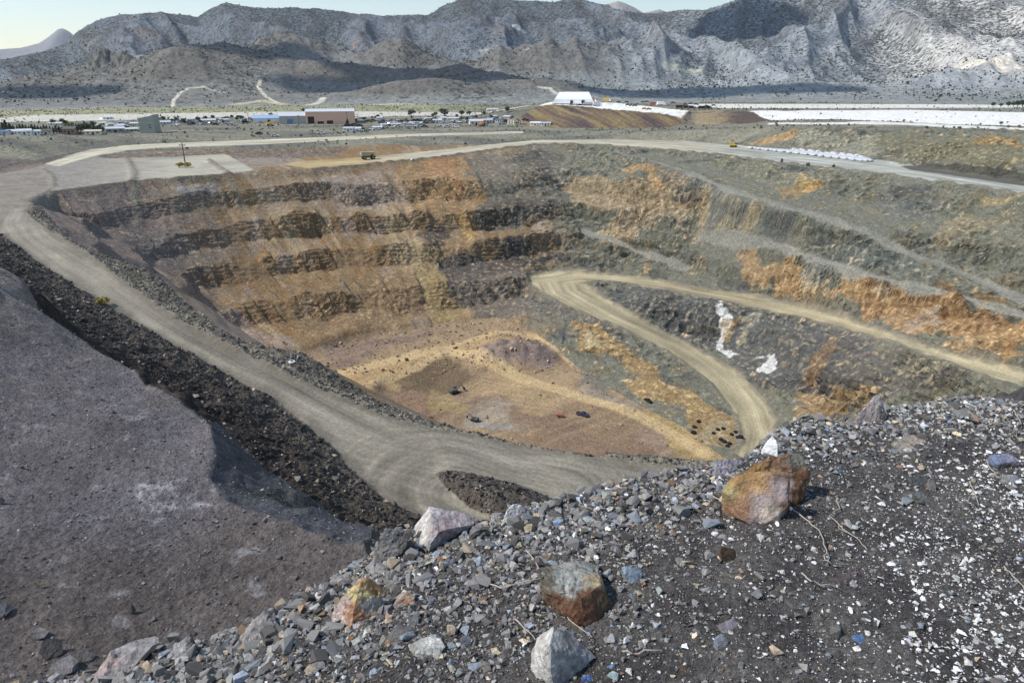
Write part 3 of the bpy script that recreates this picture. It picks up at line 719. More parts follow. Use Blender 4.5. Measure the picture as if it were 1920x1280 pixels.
m = REG == RI['band']; COL[m] = (mix(lin(58, 53, 49), lin(84, 76, 69), V3(sst(-.2, .4, nB))) * V3(1 + .8 * sst(.3, .7, nC + .5 * nD) - .3 * sst(.1, .5, -nC)))[m]  # dark rubble, with the plateau's shade also painted into its colour
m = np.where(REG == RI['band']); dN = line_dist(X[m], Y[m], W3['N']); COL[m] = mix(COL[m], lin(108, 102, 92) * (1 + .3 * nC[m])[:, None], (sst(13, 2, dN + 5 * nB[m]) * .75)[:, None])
m = REG == RI['hump']; COL[m] = (lin(106, 99, 90) * V3(1 + .35 * nB + .4 * nC))[m]
m = (REG == RI['plateau'])
n1 = fbm2(X / 6, Y / 6 + 11, 4); nf = fbm2(X / .45, Y / .45, 3); ng = fbm2(X / 1.6 + 7, Y / 1.6, 4)
pc = mix(lin(112, 106, 105), lin(104, 96, 91), V3(sst(34, 24, R + 6 * n1)))
pc = mix(pc, lin(112, 109, 113), V3(sst(-.1, .4, n1) * sst(24, 40, R) * .6))
pc = pc * V3(1 + .30 * ng + .30 * nf + .55 * fbm2(X / 5 + 60, Y / 9, 3))
pc = mix(pc, lin(158, 156, 156), V3(sst(.28, .5, ng + .3 * n1 + .2 * nf) * .55))
pc = mix(pc, lin(150, 142, 132) * V3(1 + .5 * ng), V3(np.exp(-(((X - lx + 6) / 8) ** 2 + ((Y - ly) / 5) ** 2)) * .8))
COL[m] = pc[m]
for pts, c, s in (([(255,905),(300,900),(375,925),(375,945),(320,955),(265,935)], lin(226,223,220), .95), ([(262,1035),(300,1040),(290,1052),(262,1050)], lin(180,176,172), .6), ([(0,640),(20,650),(10,680),(0,690)], lin(180,176,178), .6), ([(265,745),(310,750),(305,775),(268,770)], lin(150,138,96), .7), ([(310,770),(345,780),(340,795),(310,790)], lin(150,142,104), .6)):
    k = samp(patch(pts, 1), X[m] + .5 * n2(X[m] / 1.2, Y[m] / 1.2), Y[m] + .5 * n2(X[m] / 1.3 + 4, Y[m] / 1.2)); k = sst(.15, .6, k + .28 * ng[m] + .3 * nf[m] - .05) * s * .85
    COL[m] = mix(COL[m], c, k[:, None])
m = REG == RI['slopeB']; COL[m] = (mix(lin(94, 95, 101), lin(86, 84, 82), V3(sst(-.3, .3, n1))) * V3(1 + .35 * ng + .35 * nf))[m]
# plain
pA = fbm2(X / 70, Y / 30, 4); pB = fbm2(X / 18, Y / 9, 3)
pl = mix(lin(136, 132, 114), lin(108, 106, 96), V3(sst(-.2, .3, pA)))
yel = sst(850, 1000, R) * sst(math.radians(2), math.radians(-8), A)
pl = mix(pl, lin(176, 174, 128), V3(yel * sst(-.3, .2, pB) * .8))
px, py = project(X, Y, -np.repeat(base_h(az)[None], len(rr), 0))
white_r = in_poly(px, py, [(1400,217),(1560,208),(1700,206),(1920,211),(2100,214),(2100,262),(1920,249),(1800,243),(1640,233),(1560,226),(1430,224)])
white_2 = in_poly(px, py, [(1440,229),(1700,238),(1920,252),(2100,262),(2100,270),(1920,256),(1700,245),(1440,234)])
white_3 = in_poly(px, py, [(1290,195),(1500,195),(1920,196),(2100,196),(2100,201),(1920,202),(1600,203),(1290,203)])
white_l = in_poly(px, py, [(-400,224),(0,222),(60,216),(500,210),(640,209),(900,211),(1010,212),(990,216),(800,216),(640,218),(400,219),(150,227),(0,231),(-400,234)])
dark_r = in_poly(px, py, [(1400,206),(1560,203),(1920,202),(2100,203),(2100,210),(1920,210),(1700,205),(1560,208),(1410,213)])
for mk, c, s in ((dark_r, lin(140,138,128), .9), (white_r, lin(236,233,226), 1), (white_2, lin(236,232,224), .85), (white_3, lin(232,228,216), .9), (white_l, lin(214,208,194), .85)):
    k = boxblur(mk.astype(np.float32), 2); k = sst(.3, .7, k + .25 * pB)
    pl = mix(pl, c * V3(1 + .16 * pB + .06 * nB - .03), V3(k * s))
sh = sst(.34, .55, n2(X / 2.2, Y / 2.2) + .25 * pB)
pl = mix(pl, lin(78, 82, 62), V3(sh * .75 * (1 - .75 * boxblur((white_r | white_2).astype(np.float32), 2))))
m = REG == 20; COL[m] = pl[m]
# waste dumps: streaks down the tip face
m = REG == 21
dk = n2((X + .35 * Y) / 7, Y / 90) + .5 * n2((X + .35 * Y) / 2.6 + 5, Y / 60)
dc = mix(lin(112, 94, 76), lin(138, 122, 84), V3(sst(-.1, .5, dk))); dc = mix(dc, lin(80, 70, 72), V3(sst(.1, .6, -dk)))
top = boxblur(in_poly(X, Y, W3['DT'] ).astype(np.float32), 1)
dc = mix(dc, lin(240, 235, 222), V3(top))
mk = boxblur(in_poly(X, Y, W3['MB'] + W3['MT'][::-1]).astype(np.float32), 1)
dc = mix(dc, mix(lin(150, 132, 104), lin(92, 80, 72), V3(sst(math.radians(15.5), math.radians(17.5), A + .03 * pB))), V3(mk))
COL[m] = (dc * V3(1 + .35 * n2(X / 3, Y / 3)))[m]
COL *= V3(1 + .12 * nD * (REG != 20))
del n1, nf, ng, pc, pl, wc, wx, wy
GM = {0: ground_mat("pit_rock", .8, .55, 1.6, .35, .42, bdist=1.0), 20: ground_mat('desert_soil', .25, .4, .5, .3, .3),
      RI['roadA']: ground_mat('road_dirt', 1.2, .35, 2.5, .1, .22), RI['plateau']: ground_mat('plateau_gravel', 3.2, .9, 7, .7, .4),
      RI['band']: ground_mat('dark_shaded_rubble', .9, 1.0, 1.6, .9, .55), RI['slopeB']: ground_mat('slope_gravel', 2.5, 1.0, 5, .7, .4),
      fl: ground_mat('floor_dirt', .8, .5, 1.6, .3, .3)}
for k in ('roadR', 'roadS', 'roadU', 'pad'): GM[RI[k]] = GM[RI['roadA']]
GM[RI['verge']] = GM[0]; GM[RI['hump']] = GM[RI['band']]; GM[21] = GM[0]
NM = {0: 'pit_terrain', 20: 'desert_plain', 21: 'waste_dump', RI['roadA']: 'haul_road', RI['roadR']: 'rim_road', RI['roadS']: 'switchback_road', RI['roadU']: 'upper_road', RI['pad']: 'rim_pad',
      RI['floor']: 'pit_floor', RI['plateau']: 'lower_bench', RI['slopeB']: 'bench_slope', RI['band']: 'rubble_bench', RI['verge']: 'road_verge', RI['hump']: 'road_median'}
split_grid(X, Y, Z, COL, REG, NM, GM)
GZ = Z; GX = X; GY = Y
print('pit built', time.time() - T0)
# ------------------------------------------------------------------ hills and mountains
sky_px = np.array([-700,-300,-60,0,60,110,140,170,200,270,300,370,400,425,450,480,560,620,660,720,760,800,830,850,880,985,1040,1080,1123,1157,1190,1220,1263,1280,1323,1353,1400,1500,1600,1700,1800,1850,1920,2100,2400])
sky_py = np.array([150,128,112,110,98,84,58,44,32,25,23,30,15,5,8,14,14,18,25,30,28,29,12,3,-6,0,3,-2,8,17,23,25,20,18,18,8,-10,-30,-40,-34,-12,-16,2,10,30])
mr_ = np.concatenate([RH + 3.2 / Q * np.arange(0, int(420 * Q)), RH + 1344 + 4.4 / Q * np.arange(0, int(470 * Q)), RH + 1344 + 2068 + 60 * np.arange(0, 24)])
ma = np.radians(np.concatenate([np.arange(-60, -43, .8), np.arange(-43, 43, .085 / Q), np.arange(43, 61, .8)]))
MR, MA = np.meshgrid(mr_, ma, indexing='ij')
MX = MR * np.sin(MA); MY = MR * np.cos(MA)
# crest height along each bearing
rc = 3150 + 160 * n2(np.degrees(ma) / 7, ma * 0)
kx = 960 + 1280 * np.tan(ma) / .905
py_c = np.interp(kx, sky_px, sky_py)
el = np.arctan((640 - py_c) / FPX) - PITCH
zc = np.tan(el) * rc * np.cos(ma)
zb = -base_h(ma)
s = np.clip((MR - RH) / (rc[None] - RH), 0, 2)
u = MA * 3000                                            # metres along the range
warp = 70 * fbm2(u / 600, MR / 900, 3)
spur = ridg2((u + warp + .25 * (MR - 2000)) / 430, (MR + warp) / 1250, 4, .44)
spur2 = ridg2((u + warp) / 150 + 9, MR / 420, 3, .45)
fine = fbm2(MX / 60, MY / 60, 4, .5)
right = sst(math.radians(2), math.radians(16), MA)
pw = mix(1.55, 1.95, right)
prof = np.where(s <= 1, s ** pw, 1 - .55 * np.maximum(s - 1, 0) ** 1.2)
MZ = zb[None] + (zc - zb)[None] * prof
env = sst(.12, .55, s) * sst(1.03, .82, s)
amp = (zc - zb)[None] * .34
MZ = MZ + env * amp * (spur - .42) + env * 22 * (spur2 - .35) + (mix(9, 4, right) * sst(.2, .6, s)) * fine
# smooth brown foothills
HILL = np.zeros_like(MZ)
def hill(pxp, pyp, Yp, w, d, top):
    """a rounded hill whose summit is seen at a photo pixel"""
    global MZ, HILL
    x0, y0, z0 = at_y(pxp, pyp, Yp)
    g = np.exp(-(((MX - x0) / w) ** 2 + ((MY - y0) / d) ** 2) ** .8)
    HILL = np.maximum(HILL, g)
    MZ = MZ + g * 1.9 * np.maximum(top, 0) * (1 + .18 * fbm2(MX / 60, MY / 60, 3))
for hx, hy, Yp, w_, d_, tp in ((60,190,1500,130,90,12),(170,185,1600,110,70,22),(420,172,1650,140,110,40),(340,182,1520,130,80,26),(520,152,1850,170,120,48),(760,152,1800,120,90,42),(640,176,1600,150,70,24),(860,172,1600,150,70,22),(830,188,1430,150,50,16),(1000,164,1800,200,90,30),(1010,186,1500,120,60,14),(1230,120,2150,130,140,46),(1060,150,2000,160,120,30),(740,203,1400,95,35,10),(1300,183,1500,180,40,8),(1600,186,1550,240,40,8)):
    hill(hx, hy, Yp, w_, d_, tp)
# small rocky outcrops among the foothills
for hx, hy, Yp, w_, tp in ((205,172,1560,26,26),(245,178,1560,22,20)):
    x0, y0, z0 = at_y(hx, hy, Yp); g = np.exp(-(((MX - x0) / w_) ** 2 + ((MY - y0) / w_) ** 2)); MZ = MZ + g * tp * (1 + .8 * ridg2(MX / 14, MY / 14, 3))
MZ = np.where(s < .004, zb[None], MZ).astype(np.float32)
MZ = mix(np.repeat(zb[None], len(mr_), 0), MZ, sst(0, .03, s)).astype(np.float32)
# albedo
mn = fbm2(MX / 120, MY / 120, 4); mf = fbm2(MX / 26, MY / 26, 3)
mc = mix(lin(138, 137, 128), lin(112, 116, 120), V3(sst(.15, .5, s + .15 * mn)))
mc = mix(mc, lin(162, 163, 160), V3(right * sst(-.25, .35, mn + .2) * sst(.03, .3, s) * .75))
mc = mix(mc, lin(214, 204, 190), V3(sst(math.radians(24), math.radians(31), MA + .05 * mn) * sst(.2, .5, s) * .8))
mc = mix(mc, lin(158, 132, 112), V3(sst(.15, .5, fbm2(MX / 200 + 5, MY / 200, 3)) * (1 - right) * sst(.3, .5, s) * sst(1.0, .6, s) * .6))
rock = sst(.25, .7, spur2 + .4 * mf) * sst(.45, .75, s)
mc = mix(mc, lin(92, 88, 88), V3(rock * .65))
fh = sst(math.radians(6), math.radians(-6), MA) * sst(.02, .06, s) * sst(.32, .2, s)
mc = mix(mc, lin(112, 104, 94), V3(fh * .55))
mc = mix(mc, lin(108, 100, 90), V3(sst(.15, .5, HILL) * .75 * (1 - right)))
# junipers and brush, thicker in the gullies
sp_ = n3(MX / 8, MY / 8, MZ / 5) + .6 * n3(MX / 4 + 9, MY / 4, MZ / 3)
dens = .30 * sst(.2, .7, s) + .25 * sst(.45, .2, spur) - .10 * right * sst(.4, .2, s)
sp_k = sst(.42, .62, sp_ + dens + .2 * mn)
mc = mix(mc, lin(58, 62, 54), V3(sp_k * .9))
# sandy flank and trails
def at_ground(pxp, pyp):
    az_ = math.atan((pxp - 960) / FPX / (cp + (640 - pyp) / FPX * sp)); j = np.searchsorted(ma, az_)
    q = MZ[:, j] / (MR[:, j] * math.cos(az_)); t_ = -tdep(pyp); i = np.where(q >= t_)[0]
    i = i[0] if len(i) else len(mr_) - 1
    return (MX[i, j], MY[i, j])
def stroke(pts, w_, c, k_=.85):
    global mc
    P2 = [at_ground(*p) for p in pts]
    for a, b in zip(P2[:-1], P2[1:]):
        a = np.array(a); b = np.array(b); d_ = b - a; l_ = max(np.hypot(*d_), 1); d_ = d_ / l_
        q = np.clip((MX - a[0]) * d_[0] + (MY - a[1]) * d_[1], 0, l_)
        dd = np.hypot(MX - a[0] - q * d_[0], MY - a[1] - q * d_[1])
        mc = mix(mc, c, V3(sst(w_, w_ * .4, dd + w_ * .3 * mf) * k_))
TR = lin(216, 204, 178)
stroke([(486,152),(484,164),(500,182),(522,194)], 5, TR); stroke([(380,163),(352,166),(335,176),(325,188),(322,203)], 4.5, TR)
stroke([(380,163),(420,174)], 4, TR, .6); stroke([(0,172),(20,176)], 5, TR, .7)
stroke([(1010,164),(1030,167),(1042,176)], 6, TR); stroke([(605,185),(590,195),(570,208)], 9, TR)
stroke([(960,50),(978,58)], 16, lin(225,220,208), .6); stroke([(900,95),(990,92)], 5, TR, .5)
stroke([(700,197),(740,196),(785,204)], 22, lin(236,218,176), .9); stroke([(440,196),(490,189),(530,196)], 14, lin(212,190,140), .7)
stroke([(1820,115),(1860,118),(1900,120)], 55, lin(226,210,186), .6)
stroke([(1250,125),(1300,135)], 30, lin(196,190,164), .5)
MREG = np.zeros(MX.shape, np.int32)
split_grid(MX, MY, MZ, mc * np.array([.92, .97, 1.04]) * V3(1 + .2 * mf), MREG, {0: 'mountain_range'}, {0: ground_mat('mountain_soil', .05, .35, .16, .25, .4, bdist=.12)})
# far blue ranges beyond
def far_range(pts, Yd, depth, c, name):
    xs_ = np.linspace(pts[0][0], pts[-1][0], 160); yy = np.interp(xs_, [p[0] for p in pts], [p[1] for p in pts])
    rows = 40; V = []; K = []
    for i in range(rows):
        t_ = i / (rows - 1)
        for xq, yq in zip(xs_, yy):
            x0, y0, z0 = at_y(xq, yq, Yd)
            f_ = 1 - abs(t_ - .6) / .6 if t_ < .6 else 1 - (t_ - .6) / .4 * .7
            f_ = max(0, f_)
            yv_ = y0 + (t_ - .6) * depth
            V.append((x0 * (1 + (t_ - .6) * .12), yv_, -60 + (z0 + 60) * f_ ** 1.15))
    V = np.array(V); nn = fbm2(V[:, 0] / 500, V[:, 1] / 500, 5, .6)
    tt_ = np.repeat(np.linspace(0, 1, rows), 160); V[:, 2] += nn * 90 * np.clip(1 - np.abs(tt_ - .6) * 8, .12, 1) * np.clip(np.abs(tt_ - .6) * 12, .12, 1)
    i = np.arange(rows * 160).reshape(rows, 160)
    F = np.stack([i[:-1, :-1], i[:-1, 1:], i[1:, 1:], i[1:, :-1]], -1).reshape(-1, 4)
    o = obj(name, raw_mesh(name, V, F, c * (1 + .35 * nn[:, None]), [bpy.data.materials['mountain_soil']])); o['kind'] = 'structure'
far_range([(-400,96),(-60,94),(0,92),(40,89),(75,80),(95,66),(110,54),(118,52),(126,56),(140,68),(180,80),(260,90)], 8200, 2600, lin(128, 130, 134), 'distant_mountain')
far_range([(1090,14),(1128,9),(1142,5),(1158,0),(1172,4),(1190,12),(1206,22),(1225,18),(1236,15),(1250,20),(1300,32)], 5600, 1500, lin(150, 148, 142), 'distant_mountain')
print('mountains', time.time() - T0)
# ------------------------------------------------------------------ the air: a closed box of thin even haze
hz = bpy.data.meshes.new('haze')
x0, x1, y0, y1, z0, z1 = -16000, 16000, -300, 13000, -150, 1250
hz.from_pydata([(x0,y0,z0),(x1,y0,z0),(x1,y1,z0),(x0,y1,z0),(x0,y0,z1),(x1,y0,z1),(x1,y1,z1),(x0,y1,z1)], [], [(0,3,2,1),(4,5,6,7),(0,1,5,4),(1,2,6,5),(2,3,7,6),(3,0,4,7)])
hm = bpy.data.materials.new('haze'); hm.use_nodes = True
hn = hm.node_tree; hn.nodes.remove(hn.nodes['Principled BSDF'])
hv = hn.nodes.new('ShaderNodeVolumePrincipled'); hv.inputs['Color'].default_value = (.92, .95, 1, 1); hv.inputs['Density'].default_value = HAZE; hv.inputs['Anisotropy'].default_value = .3
hn.links.new(hv.outputs[0], hn.nodes['Material Output'].inputs['Volume'])
hz.materials.append(hm); ho = obj('haze', hz); ho['kind'] = 'stuff'

# fair weather clouds high above the camera, outside the picture, whose shade lies on the hills
mcl = plain_mat('cloud', (.9, .9, .92), 1.0, var=.02)
sunv = np.array([-1.0, -.10, 0]); sunv = sunv / np.linalg.norm(sunv) * math.cos(math.radians(48)); sunv[2] = math.sin(math.radians(48))
def cloud(pxp, pyp, Yp, lx, ly, seed, label):
    g0 = np.array(at_y(pxp, pyp, Yp)); p = g0 + sunv * ((1500 - g0[2]) / sunv[2])
    bm = bmesh.new(); bmesh.ops.create_icosphere(bm, subdivisions=5, radius=1)
    for v in bm.verts:
        n_ = v.co.copy(); d_ = 1 + .55 * float(fbm3(n_.x * 1.5 + seed, n_.y * 1.5, n_.z * 1.5, 4)); v.co = (n_.x * lx * d_, n_.y * ly * d_, n_.z * min(lx, ly) * .35 * d_ + min(lx, ly) * .3)
    me = bpy.data.meshes.new('cloud'); bm.to_mesh(me); bm.free(); me.materials.append(mcl)
    for q_ in me.polygons: q_.use_smooth = True
    o = obj('cloud', me); o.location = p; o['kind'] = 'structure'
# scrub and junipers over the hills
ns_ = 42000
i_ = rng.choice(MX.size, ns_, p=(lambda w: w / w.sum())((np.gradient(mr_)[:, None] * MR * (np.abs(MA) < .72) * sst(.01, .25, s) * (s < 1.05) * (.45 + sst(.1, .5, -spur + .75 + mn))).ravel()))
sp3 = np.stack([MX.ravel()[i_], MY.ravel()[i_], MZ.ravel()[i_]], -1) + np.c_[rng.normal(0, 2.5, (ns_, 2)), np.zeros(ns_)]
SCRUB = (sp3, np.clip(np.exp(rng.normal(math.log(3.1), .45, ns_)), 1.5, 7), lin(58, 64, 52)[None] * np.exp(rng.normal(0, .25, ns_))[:, None])
for a in ((1240,176,1480,170,60,1,''),(1440,180,1500,190,45,2,''),(480,155,1700,230,90,4,''),(860,165,1600,260,80,5,''),(640,180,1500,140,50,6,''),(1390,80,2750,230,210,7,''),(60,190,1400,160,60,9,'')):
    cloud(*a)
# ------------------------------------------------------------------ the gravel bank the camera stands on
CR = [(-420,1400,2.6),(-200,1345,2.45),(60,1292,2.35),(165,1276,2.3),(260,1240,2.25),(330,1222,2.2),(400,1208,2.2),(480,1172,2.15),(540,1143,2.1),(600,1108,2.1),(640,1082,2.1),(700,1042,2.1),(745,1004,2.1),(800,1000,2.08),(900,985,2.05),(960,968,2.0),(1040,947,1.98),(1100,928,1.96),(1180,907,1.94),(1250,892,1.93),(1330,876,1.92),(1400,860,1.9),(1440,822,1.9),(1500,786,1.9),(1600,792,1.92),(1650,768,1.95),(1700,764,1.95),(1780,748,1.95),(1850,740,1.98),(1920,727,2.0),(2100,700,2.1),(2400,650,2.3),(2800,600,2.5)]
crw = np.array([at_h(*p) for p in CR]); cra = np.arctan2(crw[:, 0], crw[:, 1]); crr = np.hypot(crw[:, 0], crw[:, 1]); crh = -crw[:, 2]
def bank(x, y):
    """height of the near bank"""
    r = np.hypot(x, y); a = np.arctan2(x, y)
    rc_ = np.interp(a, cra, crr); hc = np.interp(a, cra, crh)
    q = r / rc_
    h_in = mix(1.60, hc, np.clip(q, 0, 1) ** 1.5)
    d_ = np.maximum(r - rc_, 0)
    h_out = hc + 1.0 * d_ * sst(0, .5, d_) + .55 * d_
    z = -np.where(q <= 1, h_in, h_out)
    z = z + .035 * fbm2(x / .55, y / .55, 3) + .016 * fbm2(x / .16 + 3, y / .16, 3)
    return z
def bank_f(x, y):
    return bank(x, y) + .007 * n2(x / .045, y / .045) + .004 * n2(x / .02, y / .02)
fr_ = np.concatenate([np.arange(.3, 1.2, .03 / Q), np.arange(1.2, 5.2, .0085 / Q), np.arange(5.2, 11, .2)])
fa = np.radians(np.concatenate([np.arange(-80, -50, .8), np.arange(-50, 52, .15 / Q), np.arange(52, 81, .8)]))
FR, FA = np.meshgrid(fr_, fa, indexing='ij')
FX = FR * np.sin(FA); FY = FR * np.cos(FA); FZ = bank_f(FX, FY)
fn = fbm2(FX / .25, FY / .25, 4); fg = n2(FX / .03, FY / .03); fg2 = n2(FX / .012, FY / .012)
fc = mix(lin(72, 68, 66), lin(96, 92, 88), V3(sst(-.3, .4, fn)))
fc = fc * V3(1 + .45 * fg + .3 * fg2)
i = np.arange(FX.size, dtype=np.int32).reshape(FX.shape)
F = np.stack([i[:-1, :-1], i[:-1, 1:], i[1:, 1:], i[1:, :-1]], -1).reshape(-1, 4)
o = obj('gravel_bank', raw_mesh('gravel_bank', np.stack([FX, FY, FZ], -1).reshape(-1, 3), F, fc.reshape(-1, 3), [ground_mat('bank_grit', 55, .9, 130, .8, .5, spec=.3)]))
o['kind'] = 'structure'
def hit_bank(px, py):
    ys = np.linspace(.5, 9, 3000); v = (640 - py) / FPX; k = (px - 960) / FPX / (cp + v * sp)
    g = bank(k * ys, ys); m = np.where(g >= -tdep(py) * ys)[0]
    j = m[0] if len(m) else len(ys) - 1
    return np.array([k * ys[j], ys[j], g[j]])
# ------------------------------------------------------------------ rocks
def stone_mat(name, s, var, bump):
    return ground_mat(name, s, bump, s * 3, bump * .5, var, rough=.8, spec=.35)
M_ST = stone_mat('stone', 45, .3, .5); M_BO = stone_mat('boulder_rock', 26, .35, .7); M_LB = stone_mat('block_rock', 4, .35, .7)
def hull(pts):
    bm = bmesh.new()
    for p in pts: bm.verts.new(p)
    r = bmesh.ops.convex_hull(bm, input=bm.verts)
    bmesh.ops.delete(bm, geom=[v for v in bm.verts if not v.link_faces], context='VERTS')
    bmesh.ops.triangulate(bm, faces=bm.faces)
    return bm
def bm_arrays(bm):
    bm.verts.ensure_lookup_table()
    bm.verts.index_update()
    return np.array([v.co[:] for v in bm.verts]), np.array([[v.index for v in f.verts] for f in bm.faces], np.int32)
def boulder(name, label, cat, pts, cols, amp=.05, base=None, mat=None, sub=(4, 2), grp=None, cvar=.22, lump=0, thick=.5):
    """rock whose corner points are given as photo pixel + metres (in widths) behind its foot"""
    groups = pts if isinstance(pts[0], list) else [pts]
    allp = [p for g_ in groups for p in g_]
    P0 = np.array([p[:2] for p in allp], float)
    bx, by = base if base else (P0[:, 0].mean(), P0[:, 1].max() - 3)
    w0 = hit_bank(bx, by)
    if w0[1] > 6.5: w0 = np.array(hit(bx, by))
    Y0 = w0[1]
    mpx = math.hypot(Y0, w0[2]) / FPX; wid = (P0[:, 0].max() - P0[:, 0].min()) * mpx
    L_ = max(wid, 1e-3); sd = sum(map(ord, label)) * .37
    cr_ = np.random.default_rng(sum(map(ord, label)))
    org = None; VV, FF = [], []; off = 0
    for gi, g_ in enumerate(groups):
        W_ = [at_y(p[0], p[1], Y0 + p[2] * wid) for p in g_]
        c0 = np.mean(W_, 0); low = min(p[2] for p in W_); th_ = thick if gi == len(groups) - 1 else thick * .3
        W_ += [((p[0] * .9 + c0[0] * .1) * (1 + .35 * wid * th_ / p[1]), p[1] + .35 * wid * th_, min(p[2], low) - .10 * wid) for p in W_[::3]]   # body running back into the ground
        if org is None: org = Vector((c0[0], c0[1], low))
        bm = hull([Vector(p) - org for p in W_])
        for k_ in range(2 if name == 'boulder' else 4):                                   # broken faces
            nv = Vector(cr_.normal(size=3)); nv.z = abs(nv.z) * .6 - .1; nv.y = -abs(nv.y); nv.normalize()
            sup = max(v.co.dot(nv) for v in bm.verts); cen_ = sum((v.co for v in bm.verts), Vector()) / len(bm.verts)
            d0 = cen_.dot(nv); bmesh.ops.bisect_plane(bm, geom=bm.verts[:] + bm.edges[:] + bm.faces[:], plane_co=nv * (d0 + (sup - d0) * cr_.uniform(.78, .93)), plane_no=nv, clear_outer=True)
            bmesh.ops.holes_fill(bm, edges=[e for e in bm.edges if e.is_boundary], sides=0); bmesh.ops.triangulate(bm, faces=bm.faces)
        el_ = L_ / (13 if name == 'boulder' else 6)
        for it in range(5):
            es = [e for e in bm.edges if e.calc_length() > el_ * (2.2 if it < 3 else .9)]
            if not es or len(bm.faces) > 9000: break
            bmesh.ops.subdivide_edges(bm, edges=es, cuts=1); bmesh.ops.triangulate(bm, faces=bm.faces)
        bm.normal_update()
        v, f = bm_arrays(bm); nr = np.array([q.normal[:] for q in bm.verts]); bm.free()
        VV.append((v, nr)); FF.append(f + off); off += len(v)
    v = np.concatenate([a[0] for a in VV]); nr = np.concatenate([a[1] for a in VV]); f = np.concatenate(FF)
    q = v / L_
    w1 = q[:, 0] * 2.2 + q[:, 2] * 3.1 + q[:, 1] + .5 * n3(q[:, 0] * 3, q[:, 1] * 3 + sd, q[:, 2] * 3); w2 = q[:, 0] * 4.1 - q[:, 2] * 2.3 + .5 * n3(q[:, 0] * 4 + 7, q[:, 1] * 4 + sd, q[:, 2] * 4)
    d_ = .45 * fbm3(q[:, 0] * 3 + sd, q[:, 1] * 3, q[:, 2] * 3, 3) + .55 * (w1 - np.floor(w1) - .5) * sst(-.2, .3, n3(q[:, 0] * 2 + sd, q[:, 1] * 2, q[:, 2] * 2)) + .4 * (w2 - np.floor(w2) - .5) * sst(-.1, .3, n3(q[:, 0] * 2 + 5, q[:, 1] * 2, q[:, 2] * 2 + sd)) + .35 * (1 - 2 * np.abs(n3(q[:, 0] * 9, q[:, 1] * 9 + sd, q[:, 2] * 9))) + .2 * n3(q[:, 0] * 22, q[:, 1] * 22 + sd, q[:, 2] * 22)
    if lump: d_ = d_ + lump * (1 - 2.2 * np.abs(n3(q[:, 0] * 3.2 + sd, q[:, 1] * 3.2, q[:, 2] * 3.2)))
    v = v + nr * (d_ * amp * L_)[:, None]
    Wd = v + np.array(org)
    a, b = project(Wd[:, 0], Wd[:, 1], Wd[:, 2])
    ex = fbm3(q[:, 0] * 5 + 3, q[:, 1] * 5 + sd, q[:, 2] * 5, 4)
    wpx = P0[:, 0].max() - P0[:, 0].min()
    ex2 = fbm3(q[:, 0] * 13 + 9, q[:, 1] * 13 + sd, q[:, 2] * 13, 4)
    a = a + (ex * .22 + ex2 * .34) * wpx; b = b + (np.roll(ex, 7) * .12 + ex2[::-1] * .14) * wpx
    ws = np.zeros(len(v)); cc = np.zeros((len(v), 3))
    for c in cols:
        w_ = 1 / (((a - c[0]) ** 2 + (b - c[1]) ** 2) / wpx ** 2 + .003) ** 5
        ws += w_; cc += w_[:, None] * lin(*c[2])
    cc = cc / ws[:, None]; cc = mix(cc, cc.mean(1)[:, None], .24) * .90
    vein = sst(.10, .02, np.abs(n3(q[:, 0] * 4 + sd, q[:, 1] * 4 + 5, q[:, 2] * 6))) * sst(0, .3, ex); cc = mix(cc, cc * .45, vein[:, None] * .6)
    cc = cc * (1 + cvar * 2 * fbm3(q[:, 0] * 9, q[:, 1] * 9 + sd, q[:, 2] * 9, 4) + 1.6 * cvar * n3(q[:, 0] * 30, q[:, 1] * 30, q[:, 2] * 30) + 1.2 * cvar * n3(q[:, 0] * 60, q[:, 1] * 60 + 9, q[:, 2] * 60))[:, None]
    o = obj(name, raw_mesh(name, v, f, cc, [mat or M_BO], smooth=False)); o.location = org
    return tag(o, label, cat, grp)
G = (150, 146, 142); PK = (196, 182, 176); PL = (206, 198, 188)
